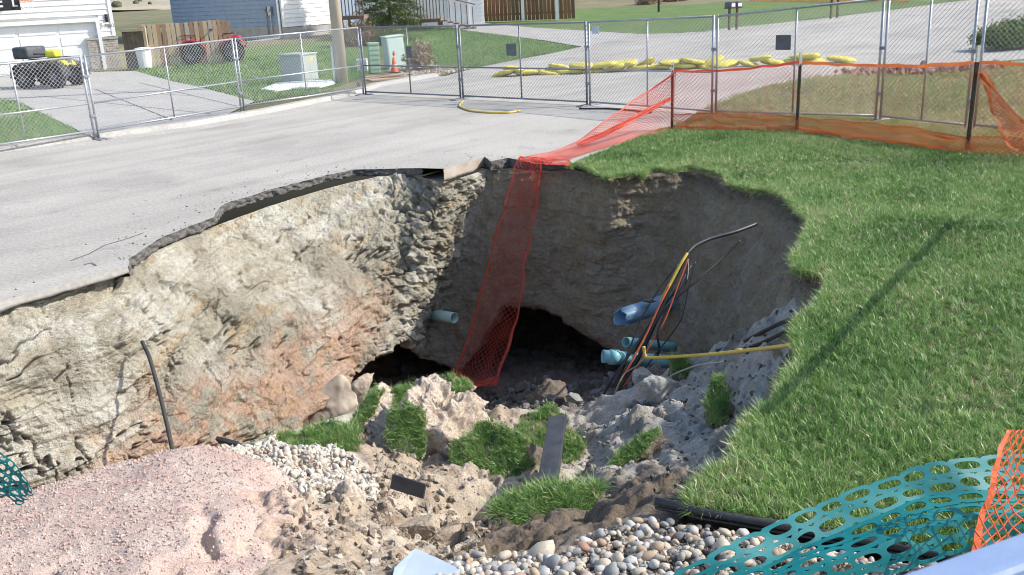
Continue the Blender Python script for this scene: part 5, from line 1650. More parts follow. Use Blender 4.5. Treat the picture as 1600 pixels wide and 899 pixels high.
# ================================================================== ACROSS THE STREET
M['white_siding'] = mat('white_siding', (.80, .80, .78), (.76, .76, .75), 3, .6, .1, 20)
M['white_trim'] = mat('white_trim', (.78, .78, .77), (.72, .72, .72), 3, .5)
M['blue_siding'] = mat('blue_siding', (.27, .34, .44), (.23, .30, .40), 3, .6, .1, 20)
M['foundation'] = mat('foundation', (.42, .40, .37), (.34, .32, .30), 3, .9, .4, 20)
M['roof'] = mat('shingle', (.13, .12, .12), (.18, .17, .16), 12, .9, .5, 30)
M['glass_dark'] = mat('glass_dark', (.04, .06, .07), None, 1, .1)
M['wood_dark'] = mat('wood_dark', (.10, .08, .055), (.15, .12, .08), 6, .85, .3, 30)
M['deck_wood'] = mat('deck_wood', (.17, .12, .10), (.24, .17, .14), 6, .8, .3, 30)
WOODS = [mat('fence_wood_%d' % i, c, tuple(q * .8 for q in c), 7, .85, .3, 30, stretch=(6, 6, .7)) for i, c in enumerate([(.40, .24, .15), (.48, .34, .22), (.44, .38, .31), (.50, .40, .27), (.33, .21, .14)])]
REDW = [mat('stained_wood_%d' % i, c, tuple(q * .7 for q in c), 7, .85, .3, 30, stretch=(6, 6, .7)) for i, c in enumerate([(.24, .12, .06), (.30, .16, .08), (.20, .12, .07)])]

def siding(name, root, x0, x1, z0, z1, lap, m, holes=(), face=-1):
    """lapped boards over a wall along local x at local y = 0; holes: (x0, x1, z0, z1)"""
    mb = MB()
    z = z0
    while z < z1 - .01:
        zt = min(z + lap, z1)
        xs = [(x0, x1)]
        for (a, b, c, d) in holes:
            if c < zt - .01 and d > z + .01:
                ns = []
                for (p, q) in xs:
                    if b <= p or a >= q: ns.append((p, q))
                    else:
                        if a > p: ns.append((p, a))
                        if b < q: ns.append((b, q))
                xs = ns
        for (p, q) in xs:
            y0, y1 = face * .035, face * .008
            mb.add([(p, 0, z), (q, 0, z), (q, 0, zt), (p, 0, zt), (p, y0, z), (q, y0, z), (q, y1, zt), (p, y1, zt)],
                   [(4, 5, 6, 7), (0, 4, 7, 3), (1, 2, 6, 5), (0, 1, 5, 4), (3, 7, 6, 2), (0, 3, 2, 1)])
        z = zt
    return mb.build(name, m, root)

def on_wall(px, py, root_xy, rz, off=0.0):
    """local x and world z where a sight line meets a wall through root_xy turned by rz"""
    r = ray(px, py); c, s_ = cos(rz), sin(rz)
    ox, oy = root_xy[0] + s_ * off, root_xy[1] - c * off
    # (ox + c*u, oy + s*u) = t * (r0, r1)
    k = r[0] / r[1]
    u = (k * oy - ox) / (c - k * s_)
    t = (oy + s_ * u) / r[1]
    return u, CAM_H + r[2] * t
# ---- white house with the garage
yA = 35.4; zA = terrain(yA) - .05
rA = radians(23)
hA = empty('garage_house', (-13.95, yA, zA), rA); tag(hA, 'white house with double garage door and stone veneer at its corner', 'house')
A_ = ((-13.95, yA), rA); zt_ = on_wall(150, 34, *A_)[1] - zA; xr = on_wall(157, 80, *A_)[0]; xl = xr - 5.2
MB().box0(-13, -.02, .05, 11, 0, 5.2).build('wall', M['white_siding'], hA)
siding('siding', hA, -13, 0, .0, 5.2, .19, M['white_siding'], [(xl - .12, xr + .12, -1, zt_ + .14), (-.98, 1, -1, 1.12)])
mb = MB(); n_ = 5
dr = empty('x'); bpy.data.objects.remove(dr)
door = MB().box0(xl, xr, -.01, .045, .02, zt_).build('garage_door', M['white_trim'], hA)
for r in range(4):
    for c in range(4):
        w = (xr - xl) / 4; h = (zt_ - .02) / 4
        MB().box0(xl + c * w + .06, xl + (c + 1) * w - .06, -.024, -.011, .02 + r * h + .05, .02 + (r + 1) * h - .05).build('door_panel', M['white_trim'], door, bevel=.006)
fr = MB(); fr.box0(xl - .12, xl - .002, -.16, .04, 0, zt_ + .14); fr.box0(xr + .002, xr + .12, -.16, .04, 0, zt_ + .14); fr.box0(xl - .001, xr + .001, -.159, .039, zt_ + .002, zt_ + .14)
fr.build('door_frame', M['white_trim'], hA)
MB().box0(-.09, .03, -.05, .08, 1.15, 5.2).build('corner_board', M['white_trim'], hA)
# stone veneer
mb = MB(); rr = random.Random(2); z = .02; k = 0
while z < 1.0:
    h = .085; x = -.97 + (0 if k % 2 else -.0)
    while x < .05:
        w = rr.uniform(.14, .26); x2 = min(x + w, .06)
        if x2 - x > .04: mb.box0(x + .006, x2 - .006, -.12 - rr.uniform(0, .012), -.02, z + .005, z + h - .005)
        x = x2
    z += h; k += 1
mb.build('stone_veneer', mat('veneer', (.50, .44, .38), (.38, .33, .29), 5, .9, .4, 30, alt='world'), hA)
MB().box0(-1.0, .08, -.15, .0, 1.045, 1.12).build('veneer_cap', M['foundation'], hA)
MB().box0(-.965, .055, -.10, -.004, .0, 1.045).build('mortar', M['foundation'], hA)
lamp = MB(); lx, lz = on_wall(166, 27, *A_); lz -= zA
lamp.box0(lx - .05, lx + .05, -.06, -.036, lz - .12, lz + .10); lamp.tube([(lx, -.06, lz + .08), (lx, -.15, lz + .10), (lx, -.17, lz + .04)], .015, 6); lamp.lathe([(.0, .05), (.07, .0), (.055, -.16), (0, -.18)], 8, (lx, -.17, lz))
lamp.build('wall_lamp', M['black'], hA)
def text_mesh(body, size, m, name, parent, loc, rz=0.0):
    cu = bpy.data.curves.new(name, 'FONT'); cu.body = body; cu.size = size; cu.extrude = .006
    t = bpy.data.objects.new(name, cu); COL.objects.link(t)
    bpy.context.view_layer.update()
    me = bpy.data.meshes.new_from_object(t.evaluated_get(bpy.context.evaluated_depsgraph_get()))
    bpy.data.objects.remove(t)
    o = link(name, me, m, parent); o.location = loc; o.rotation_euler = (pi / 2, 0, rz)
    return o
tp_ = on_wall(163.5, 43, *A_)
text_mesh('7202', .17, M['plate'], 'house_number', hA, (tp_[0], -.045, tp_[1] - zA))
mb = MB(); mb.add([(-13.5, -.6, 5.15), (.5, -.6, 5.15), (.5, 11.5, 5.15), (-13.5, 11.5, 5.15), (-13.5, 5.5, 8), (.5, 5.5, 8)], [(0, 1, 5, 4), (2, 3, 4, 5), (0, 4, 3), (1, 2, 5), (0, 3, 2, 1)])
mb.build('roof', M['roof'], hA)
# basketball hoop over the garage door
hp = on_wall(33, 16, A_[0], rA, .9)
hoop = empty('basketball_hoop', (-13.95 + cos(rA) * (hp[0] - .5), yA + sin(rA) * (hp[0] - .5), hp[1]), rA); tag(hoop, 'black basketball backboard with white lettering above the garage door', 'hoop')
MB().box0(-.75, .5, -.9, -.86, .0, 1.0).build('backboard', M['black'], hoop)
mb = MB()
for (a, b, c, d) in ((.27, .33, .12, .5), (.33, .42, .12, .17), (.05, .20, .36, .48), (-.22, -.15, .12, .33), (-.15, -.02, .27, .33), (-.15, -.02, .12, .18), (-.55, -.3, .12, .2), (-.55, -.48, .2, .4)):
    mb.box0(a, b, -.905, -.9005, c, d)
mb.build('lettering', M['white_trim'], hoop)
mb = MB()
mb.tube([(.72 + .21 * cos(a * pi / 8), -1.0 + .21 * sin(a * pi / 8), .30) for a in range(17)], .012, 6, caps=False)
mb.box0(.5, .53, -1.05, -.87, .22, .32)
mb.build('rim', mat('rim_orange', (.75, .22, .06)), hoop)
mb = MB()
for a in range(12):
    t = a * pi / 6
    mb.tube([(.72 + .21 * cos(t), -1 + .21 * sin(t), .30), (.72 + .12 * cos(t + .3), -1 + .12 * sin(t + .3), -.08)], .008, 4)
mb.build('net', M['white_trim'], hoop)
mb = MB(); mb.box0(-.15, -.08, -.86, -.05, .25, .32); mb.box0(.08, .15, -.86, -.05, .25, .32); mb.build('bracket', M['black'], hoop)

# ---- four-wheelers
def atv(loc, rz, body_m, fender_m, label, s=1.0):
    root = empty('quad_bike', tuple(loc), rz); root.scale = (s, s, s)
    tag(root, label, 'quad bike')
    # local x = forward
    for (x, y) in ((.62, .42), (.62, -.42), (-.62, .42), (-.62, -.42)):
        w = empty('wheel'); bpy.data.objects.remove(w)
        t = MB().lathe([(.15, -.13), (.28, -.13), (.315, -.09), (.325, 0), (.315, .09), (.28, .13), (.15, .13)], 24)
        for k in range(24):
            a = k * pi / 12
            t.box((.32 * cos(a), .32 * sin(a), .045 * (1 if k % 2 else -1)), (.035, .05, .14), a)
        t.v = [(x + p[0], y + p[2], .325 + p[1]) for p in t.v]
        ty = t.build('wheel', M['black_dusty'], root)
        r = MB().lathe([(.0, -.05), (.12, -.06), (.155, -.12), (.155, .12), (.12, .06), (0, .05)], 16)
        r.v = [(x + p[0], y + p[2], .325 + p[1]) for p in r.v]
        r.build('rim', M['plate'], ty, smooth=True)
    mb = MB(); mb.box0(-.65, .6, -.16, .16, .32, .52); mb.box0(-.25, .3, -.24, .24, .30, .55); mb.tube([(.62, -.4, .33), (.62, .4, .33)], .03, 6); mb.tube([(-.62, -.4, .33), (-.62, .4, .33)], .03, 6)
    mb.build('chassis', M['black'], root, bevel=.02)
    for sx in (1, -1):
        f = MB()
        A = []
        for k in range(9):
            a = pi * k / 8
            A.append((sx * .62 + .44 * cos(a), .36 + .40 * sin(a)))
        for sy in (1, -1):
            b0 = len(f.v)
            vs = []
            for (px_, pz_) in A:
                vs += [(px_, sy * .22, pz_ + .03), (px_, sy * .56, pz_), (px_, sy * .56, pz_ - .035), (px_, sy * .22, pz_ - .01)]
            fs = []
            for k in range(8):
                for j in range(4): fs.append((k * 4 + j, k * 4 + (j + 1) % 4, (k + 1) * 4 + (j + 1) % 4, (k + 1) * 4 + j))
            fs += [(0, 1, 2, 3), (32, 35, 34, 33)]
            f.add(vs, fs)
        f.build('fender', fender_m, root)
    mb = MB(); mb.box((.5, 0, .76), (.80, .62, .18), M=Matrix.Rotation(.12, 3, 'Y')); mb.box((-.62, 0, .74), (.62, .66, .12)); mb.box((.18, 0, .80), (.34, .26, .20), M=Matrix.Rotation(-.2, 3, 'Y'))
    mb.build('hood', body_m, root, bevel=.05, seg=2, smooth=True)
    MB().box((0, 0, .635), (1.0, .60, .15)).build('side_panel', body_m, root, bevel=.04, seg=2, smooth=True)
    MB().box((-.30, 0, .80), (.72, .32, .14)).build('seat', M['black'], root, bevel=.05, seg=3, smooth=True)
    mb = MB(); mb.tube([(.22, 0, .75), (.16, 0, 1.0)], .03, 8); mb.tube([(.05, -.40, 1.04), (.16, -.25, 1.02), (.18, 0, 1.0), (.16, .25, 1.02), (.05, .40, 1.04)], .018, 8)
    hb = mb.build('handlebar', M['black'], root, smooth=True)
    for sy in (1, -1):
        MB().tube([(.05, sy * .40, 1.04), (.01, sy * .52, 1.045)], .026, 8).build('grip', M['black_dusty'], hb, smooth=True)
        MB().box((.80, sy * .14, .70), (.05, .11, .08)).build('headlight', M['plate_pale'], root, bevel=.012)
    for (cx_, z) in ((.62, .90), (-.68, .90)):
        mb = MB()
        for k in range(6): mb.tube([(cx_ - .22, -.38 + .152 * k, z), (cx_ + .22, -.38 + .152 * k, z)], .010, 6)
        mb.tube([(cx_ - .22, -.40, z), (cx_ - .22, .40, z)], .013, 6); mb.tube([(cx_ + .22, -.40, z), (cx_ + .22, .40, z)], .013, 6)
        for sy in (-.3, .3): mb.tube([(cx_, sy, .68), (cx_, sy, z)], .012, 6)
        mb.build('rack', M['black'], root, smooth=True)
    MB().tube([(.98, -.25, .45), (1.06, -.2, .6), (1.06, .2, .6), (.98, .25, .45)], .02, 8).build('bumper', M['black'], root, smooth=True)
    return root
M['quad_yellow'] = mat('quad_yellow', (.70, .62, .05), (.10, .10, .10), 3, .4, contrast=(.40, .44))
M['quad_red'] = mat('quad_red', (.40, .03, .05), (.30, .02, .04), 4, .4)
pq = G2(78, 137)
atv(pq + Vector((0, .2, 0)), -.35, M['quad_yellow'], M['black'], 'yellow and black quad bike parked in front of the garage door', s=.98)
# bag strapped on the rack
bg = MB(); bg.box((0, 0, .19), (.62, .78, .36))
bag = bg.build('cargo_bag', mat('bag_grey', (.06, .065, .075), (.10, .105, .115), 6, .7, .4, 20), None, bevel=.10, seg=3, smooth=True)
bag.location = pq + Vector((-.62, .42, .86)); bag.rotation_euler = (0, 0, -.35); tag(bag, 'dark grey padded bag strapped on the yellow quad bike', 'bag')
yb = MB().box((0, 0, .13), (.34, .42, .24)).build('helmet_bag', mat('bag_yellow', (.72, .68, .08), (.6, .56, .06), 6, .6), None, bevel=.08, seg=3, smooth=True)
yb.location = pq + Vector((.32, -.05, .88)); tag(yb, 'small bright yellow pack on the quad bike rack', 'bag')
pr_ = G2(310, 103)
atv(pr_ + Vector((.3, 1.0, 0)), .25, M['quad_red'], M['quad_red'], 'red quad bike standing on the grass by the plank fence', s=1.15)

# ---- plank fence between the houses
def plank_fence(name, a, b, tops, w, mats, label, gap=.01, seed=1, posts=0, postm=None, cat='fence'):
    rr = random.Random(seed)
    L_ = Vector((b.x - a.x, b.y - a.y, 0)).length
    root = empty(name, tuple(a), atan2(b.y - a.y, b.x - a.x)); tag(root, label, cat)
    n = int(L_ / w)
    protos = {}
    for i in range(n):
        t = (i + .5) / n
        z1 = np.interp(t, [q[0] for q in tops], [q[1] for q in tops]) + rr.uniform(-.02, .02)
        zb = (b.z - a.z) * t
        mb = MB().box0(-w / 2 + gap, w / 2 - gap, -.011, .011, .03, z1)
        o = mb.build('plank', mats[rr.randrange(len(mats))], root)
        o.location = (L_ * t, rr.uniform(-.008, .008), zb); o.rotation_euler = (0, rr.uniform(-.012, .012), 0)
    mb = MB()
    for zz in (.35, 1.4): mb.box((L_ / 2, .045, zz + (b.z - a.z) / 2), (L_, .04, .09))
    mb.build('rail', mats[0], root)
    return root
fa, fb = G2(224, 107), G2(368, 97)
def top_at(px, py, p): return D(px, py, p.y).z - p.z
plank_fence('plank_fence', fa, fb, [(0, top_at(222, 38, fa)), (.5, top_at(290, 36, fa.lerp(fb, .5))), (.88, top_at(352, 30, fa.lerp(fb, .88))), (.885, 1.5), (1, 1.45)], .155, WOODS, 'weathered plank fence in mixed browns beside the garage house')
# brown side gate
ga, gb = G2(200, 110), G2(222, 108)
g_ = empty('side_gate', tuple(ga), 0); tag(g_, 'dark brown side gate between garage house and plank fence', 'gate')
hh = top_at(205, 50, ga)
for k in range(5): MB().box0(-.12 + k * .148, .02 + k * .148, .3, .33, .04, hh).build('plank', M['wood_dark'], g_)
mb = MB(); mb.box0(.62, .72, .27, .36, 0, hh + .15); mb.build('gate_post', WOODS[3], g_)
MB().box0(-.15, .64, .25, .38, hh, hh + .10).build('top_board', WOODS[3], g_)
# white bin by the fence
wb = G2(232, 106); s_ = MB().lathe([(0, .02), (.22, .02), (.26, .62), (.28, .62), (.28, .70), (0, .74)], 18)
o = s_.build('white_bin', M['white_trim'], None, smooth=False); o.location = (wb.x, wb.y - .25, wb.z); tag(o, 'small white bin standing at the end of the plank fence', 'bin')
# bare tree behind
def limb(mb, p, d, L_, r, depth, rr):
    n = 4
    pts = [Vector(p)]
    dd = Vector(d)
    for k in range(n):
        dd = (dd + Vector((rr.uniform(-.25, .25), rr.uniform(-.25, .25), rr.uniform(-.05, .2)))).normalized()
        pts.append(pts[-1] + dd * L_ / n)
    mb.tube(pts, [r * (1 - .5 * k / n) for k in range(n + 1)], 5)
    if depth:
        for k in range(3):
            a = pts[rr.randint(2, n)]
            e = (dd + Vector((rr.uniform(-1, 1), rr.uniform(-1, 1), rr.uniform(-.1, .8)))).normalized()
            limb(mb, a, e, L_ * rr.uniform(.55, .8), r * .5, depth - 1, rr)
bt = D(262, 20, 62); rr = random.Random(5)
mb = MB(); limb(mb, (0, 0, 0), (-.1, 0, 1), 2.6, .10, 4, rr)
o = mb.build('bare_tree', mat('bark', (.16, .14, .12), (.22, .2, .17), 8, .9)); o.location = (bt.x + .6, 62, terrain(62)); tag(o, 'leafless tree behind the blue house', 'tree')

# ---- blue house
cb = G2(446, 60)
ax = Vector((-.8, .6, 0)); bx = Vector((.62, .785, 0))
hB = empty('blue_house', tuple(cb), atan2(-ax.y, -ax.x) ); tag(hB, 'house with shaded blue side wall and sunlit white front wing', 'house')
# local x runs from the far left end to the corner along -ax
def meet(px, o, d):
    r = ray(px, 30); k = r[0] / r[1]
    return (k * o.y - o.x) / (d.x - k * d.y)
Lb = meet(270, cb, ax); Lw = meet(520, cb, bx)
MB().box0(-Lb, -.02, .05, 8, 0, 5).build('wall', M['blue_siding'], hB)
siding('blue_siding', hB, -Lb, -.08, .55, 5, .20, M['blue_siding'])
MB().box0(-Lb, 0, -.045, .04, -.3, .54).build('foundation', M['foundation'], hB)
# front wing: box along bx
ang = atan2(bx.y, bx.x) - atan2(-ax.y, -ax.x)
wr = bpy.data.objects.new('front_wing', None); 
wing = MB().box0(.02, Lw, .05, 6, .3, 5).build('front_wing', M['white_siding'], hB); wing.rotation_euler = (0, 0, ang)
bpy.data.objects.remove(wr)
siding('white_siding', wing, .0, Lw, .50, 5, .20, M['white_siding'])
MB().box0(.0, Lw, -.025, .06, -.4, .47).build('wing_foundation', M['foundation'], wing)
MB().box0(-.06, .06, -.06, .06, .5, 5).build('corner_board', M['white_trim'], wing)
mb = MB(); mb.tube([(-.16, -.11, 5), (-.16, -.11, .25), (-.20, -.2, .02), (-1.3, -1.9, -.12)], .055, 8)
mb.build('downspout', M['white_trim'], hB, smooth=True)
for k, x in enumerate((-.75, -1.05)):
    mb = MB(); mb.box0(x - .11, x + .11, -.16, -.045, 1.05, 1.45); mb.lathe([(0, .1), (.08, .09), (.09, 0)], 12, (x, -.16, 1.25)); mb.tube([(x, -.1, 1.05), (x, -.1, .1)], .025, 6)
    mb.build('meter', M['galv'] if k == 0 else M['galv_dark'], hB)
MB().box0(-Lb + .0 + (Lb * .42), -Lb + Lb * .42 + .06, -.06, -.04, 2.0, 2.5).build('wall_vent', M['black'], hB)

# ---- hill behind
N1, N2 = 90, 24
V = []
for i in range(N1):
    for j in range(N2):
        x = -260 + 420 * i / (N1 - 1); y = 150 + 260 * j / (N2 - 1)
        e = sin(pi * min(1, j / (N2 - 1) * .55 + 0)) 
        z = 1.0 + e * (4.4 + .012 * (-x)) * (1 if x < 0 else max(0.1, 1 - x / 110)) 
        V.append((x, y, z))
V = np.array(V); V[:, 2] += 1.1 * fbm(V * .02, 4)
idx = np.arange(N1 * N2).reshape(N1, N2)
F = np.stack([idx[:-1, :-1], idx[1:, :-1], idx[1:, 1:], idx[:-1, 1:]], -1).reshape(-1, 4)
hill = link('hill', np_mesh('hill', V, F, True), mat('dry_hill', (.36, .31, .21), (.27, .25, .19), .06, .95, .6, .6, grain=.2, alt='world')); hill['kind'] = 'structure'

hr = np.random.RandomState(6); hi = hr.randint(0, len(V), 240)
HS = [stone_mesh('hill_shrub', 400 + i, mat('hill_shrub_%d' % i, (.06, .07, .04), (.12, .12, .07), 2, .95), 1.0, 2, (1, .9, .8), .4) for i in range(2)]
o = scatter('hill_shrubs', HS, V[hi] + np.column_stack([hr.uniform(-3, 3, 240), hr.uniform(-3, 3, 240), np.full(240, .2)]), np.column_stack([np.zeros((240, 2)), hr.uniform(0, 6, 240)]), hr.uniform(.7, 2.0, 240), hr.uniform(0, 1, 240), hr.randint(0, 2, 240)); tag(o, 'dark scattered shrubs dotting the dry hill', 'shrubs', kind='stuff')
# ---- leafy things
M['leaf_spruce'] = inst_mat('spruce_needles', (.035, .06, .025), (.17, .20, .07), .6, .15, [(.5, (.08, .12, .04))])
M['leaf_bush'] = inst_mat('bush_leaves', (.05, .09, .025), (.26, .30, .10), .6, .2, [(.5, (.12, .18, .05))])
M['leaf_dry'] = inst_mat('dry_stems', (.14, .10, .06), (.46, .38, .26), .8, .2, [(.5, (.28, .21, .13))])
def leaf_mesh(name, m, n, s, seed, long=1.0):
    r = np.random.RandomState(seed); V, F = [], []
    for i in range(n):
        c = r.normal(0, .35, 3) * s; d = r.normal(size=3); d /= np.linalg.norm(d); e = np.cross(d, r.normal(size=3)); e /= np.linalg.norm(e)
        b = len(V); L_ = s * .45 * r.uniform(.6, 1.2) * long; w = s * .12
        V += [c - e * w, c + d * L_ * .5 - e * w * .8, c + d * L_, c + d * L_ * .5 + e * w * .8]
        F.append((b, b + 1, b + 2, b + 3))
    me = np_mesh(name, np.array(V), np.array(F), False); me.materials.append(m); return me
SPR = [leaf_mesh('needles', M['leaf_spruce'], 22, .24, i, 1.0) for i in range(3)]
BSH = [leaf_mesh('leaves', M['leaf_bush'], 18, .22, 10 + i) for i in range(3)]
DRY = [leaf_mesh('stems', M['leaf_dry'], 14, .30, 20 + i, 1.6) for i in range(3)]
# spruce
sp = G2(612, 62); sp.y = max(sp.y, 44); 
sp = D(612, 60, 46); sp.z = terrain(46)
spr = empty('spruce_tree', tuple(sp)); tag(spr, 'young spruce tree between the two decks', 'tree')
MB().tube([(0, 0, -.1), (0.02, 0, 2.5), (0, .03, 5.6)], [.09, .06, .01], 8).build('trunk', M['wood_dark'], spr, smooth=True)
r = np.random.RandomState(3); PT = []; mbb = MB()
for k in range(64):
    z = .35 + 5.0 * (k / 64) ** 1.05; a = k * 2.4; L_ = 1.75 * (1 - z / 5.9) + .12
    tip = Vector((cos(a) * L_, sin(a) * L_, z - .22 * L_ + .1))
    mbb.tube([(0, 0, z), tip * .6 + Vector((0, 0, z)) * .4 - Vector((0, 0, .03)), tip], [.02, .014, .005], 4)
    for t in np.linspace(.25, 1, 9):
        for q in range(3):
            p = Vector((0, 0, z)).lerp(tip, t); PT.append((p.x + r.normal(0, .09), p.y + r.normal(0, .09), p.z + r.normal(0, .05)))
mbb.build('branches', M['wood_dark'], spr)
n = len(PT); o = scatter('crown', SPR, PT, r.uniform(0, 6.28, (n, 3)), r.uniform(.7, 1.2, n), r.uniform(0, 1, n), r.randint(0, 3, n), spr); o['kind'] = 'stuff'
def bush(label, px, py, y, rx, h, protos, n, seed, name='shrub', tl=0, th=1):
    r = np.random.RandomState(seed)
    c = D(px, py, y); c.z = terrain(y) if py is None else c.z
    root = empty(name, tuple(c)); tag(root, label, 'shrub')
    q = r.normal(size=(n, 3)); q /= np.linalg.norm(q, axis=1)[:, None]; q *= (r.uniform(size=(n, 1)) ** .4)
    q[:, 2] = np.abs(q[:, 2]); q *= 1 + .3 * fbm(q * 2 + seed, 2)[:, None]
    P = q * np.array([rx, rx * .8, h])
    mb = MB()
    for k in range(7):
        a = r.uniform(0, 6.28); mb.tube([(0, 0, -.05), (cos(a) * rx * .4, sin(a) * rx * .3, h * .6)], [.02, .008], 4)
    mb.build('stem', M['wood_dark'], root)
    fo = scatter('foliage', protos, P, r.uniform(0, 6.28, (n, 3)), r.uniform(.6, 1.1, n), r.uniform(tl, th, n), r.randint(0, len(protos), n), root); fo['kind'] = 'stuff'
    return root
bush('dry brown shrub below the left deck behind the utility pole', 560, 70, 40, .9, .7, DRY, 700, 1, tl=0, th=.8)
bush('dry brown shrub behind the green pedestal', 592, 74, 40, .8, .6, BSH, 500, 2)
bush('dry tufted shrub below the spruce behind the teal box', 638, 76, 41, .9, .45, BSH, 420, 3)
bush('spiky dry ornamental grass beside the teal utility box', 655, 100, 29, .28, .5, DRY, 110, 4, th=1, tl=.4)
bush('low leafy shrub at the end of the street verge', 1562, 66, 26.5, .7, .42, BSH, 420, 5)
bush('wide leafy shrub spreading over the street verge', 1610, 64, 27, 1.1, .6, BSH, 800, 6)
bush('rusty red shrub beside the far white house', 1052, 13, 62, .8, .8, DRY, 400, 7, tl=0, th=.4)
bush('bare pale shrub by the purple house corner', 1015, 18, 60, .9, 1.3, DRY, 300, 8, tl=.4, th=1)

# ---- utility pole and boxes
up_ = G2(535, 129)
pole = empty('utility_pole', tuple(up_)); tag(pole, 'pale weathered wooden utility pole by the chain-link fence', 'pole')
MB().tube([(0, 0, -.1), (0, 0, 4), (0, 0, 8)], [.165, .15, .135], 16).build('shaft', mat('pole_wood', (.50, .43, .34), (.40, .36, .31), 3, .85, .4, 20, stretch=(8, 8, .6)), pole, smooth=True)
MB().tube([(-.19, -.05, 0), (-.19, -.05, 1.0)], .035, 8).build('cable_guard', M['white_trim'], pole, smooth=True)
mb = MB(); mb.box0(-.9, .9, -.24, -.14, 7.2, 7.32); mb.build('crossarm', M['wood_dark'], pole)
M['util_grey'] = mat('util_grey', (.30, .35, .33), (.35, .39, .37), 3, .55)
M['util_green'] = mat('util_green', (.28, .42, .30), (.34, .48, .35), 3, .55)
M['util_teal'] = mat('util_teal', (.48, .60, .56), (.54, .66, .61), 3, .55)
ub = G2(470, 128)
tr = empty('transformer_box', tuple(ub), 1.12); tr.scale = (.82, .82, .92); tag(tr, 'large grey green transformer box on the grass by the pole', 'utility box')
MB().box0(-.45, .45, -.45, .45, .03, .80).build('cabinet', M['util_grey'], tr, bevel=.02)
MB().box0(-.48, .48, -.48, .48, .802, .86).build('lid', M['util_grey'], tr, bevel=.015)
MB().box0(-.55, .55, -.55, .55, -.03, .028).build('pad', M['concrete'], tr)
MB().box0(.03, .20, -.456, -.4505, .62, .74).build('warning_label', M['yellow'], tr)
mb = MB(); mb.box0(-.42, -.02, -.460, -.4505, .08, .75); mb.box0(.02, .42, -.460, -.4505, .08, .58); mb.build('door', M['util_grey'], tr, bevel=.003)
gp_ = G2(586, 113)
pd = empty('cable_pedestal', tuple(gp_), .3); tag(pd, 'narrow ribbed green cable pedestal near the traffic cone', 'utility box')
MB().box0(-.15, .15, -.15, .15, -.02, .80).build('body', M['util_green'], pd, bevel=.015)
MB().box0(-.17, .17, -.17, .17, .802, .88).build('cap', M['util_green'], pd, bevel=.015)
for k in range(5): MB().box0(-.165, .165, -.165, -.151, .10 + k * .14, .17 + k * .14).build('rib', M['util_green'], pd, bevel=.004)
tb = G2(618, 105)
tx = empty('utility_cabinet', tuple(tb), .5); tx.rotation_euler = (0, -.05, .5); tag(tx, 'pale teal utility cabinet leaning slightly behind the traffic cone', 'utility box')
MB().box0(-.29, .29, -.22, .22, -.02, .93).build('cabinet', M['util_teal'], tx, bevel=.02)
MB().box0(-.31, .31, -.24, .24, .932, .98).build('lid', M['util_teal'], tx, bevel=.012)
MB().box0(-.25, .25, -.228, -.2205, .06, .88).build('door', M['util_teal'], tx, bevel=.003)
# traffic cone with a stick
tcn = G2(617, 116)
cn = empty('traffic_cone', tuple(tcn)); cn.scale = (.78, .78, .72); tag(cn, 'orange traffic cone standing on flat boards beside the gate', 'cone')
M['cone'] = mat('cone_orange', (.80, .14, .03), (.75, .11, .03), 5, .45)
MB().box0(-.19, .19, -.19, .19, .062, .095).build('base', M['black'], cn, bevel=.01)
MB().lathe([(.15, .096), (.035, .66), (.03, .68), (0, .68)], 20).build('body', M['cone'], cn, smooth=True)
MB().lathe([(.117, .28), (.095, .385)], 20).build('collar', M['white_trim'], cn, smooth=True)
cone_tip = MB().lathe([(0, 0), (.05, .05), (.04, .14), (0, .2)], 10).build('tip', mat('tip_red', (.7, .05, .05)), cn, smooth=True); cone_tip.location = (.02, 0, .72)
rr = random.Random(8)
for k, (px, py, rz, L_, w) in enumerate(((590, 122, .25, .8, .24), (607, 121, .2, .7, .22), (625, 119, .15, .8, .24), (597, 127, .3, .7, .24), (622, 125, .1, .75, .22), (578, 126, .3, .5, .2))):
    b = G2(px, py)
    o = MB().box((0, 0, .03), (L_, w, .05)).build('flagstone', mat('flag_%d' % k, (.46, .31, .22), (.40, .28, .2), 5, .9, .4, 20), None, bevel=.01)
    o.location = (b.x, b.y, .012); o.rotation_euler = (0, 0, rz + rr.uniform(-.2, .2))
    tag(o, 'flat brown stone slab lying on the verge around the traffic cone', 'slab', 'flat stones around the cone')
o = MB().box((0, 0, .2), (.32, .22, .36)).build('white_box', M['white_trim'], None, bevel=.01); q = G2(567, 112); o.location = q; tag(o, 'small white box beside the green pedestal', 'box')
# white sheet on the grass
q = [G2(*p) for p in ((408, 143), (432, 133), (470, 130), (518, 128), (524, 133), (500, 139), (455, 141), (430, 145))]
mb = MB(); mb.prism([(p.x, p.y) for p in q], .02, .06)
tag(mb.build('white_sheet', M['white_trim'], None), 'white sheet lying on the grass in front of the transformer box', 'sheet')
V0 = G2(700, 112)
stones_in('verge_gravel', [tuple(G2(*p)[:2]) for p in ((600, 112), (650, 102), (742, 107), (690, 118), (640, 126))], 1500, .03, .10, PEB_I, .5, 1, .4, None, 31, lambda a, b: np.zeros(len(a)) + .01)
tag(bpy.data.objects['verge_gravel'], 'pale gravel spread on the verge beside the traffic cone', 'gravel')

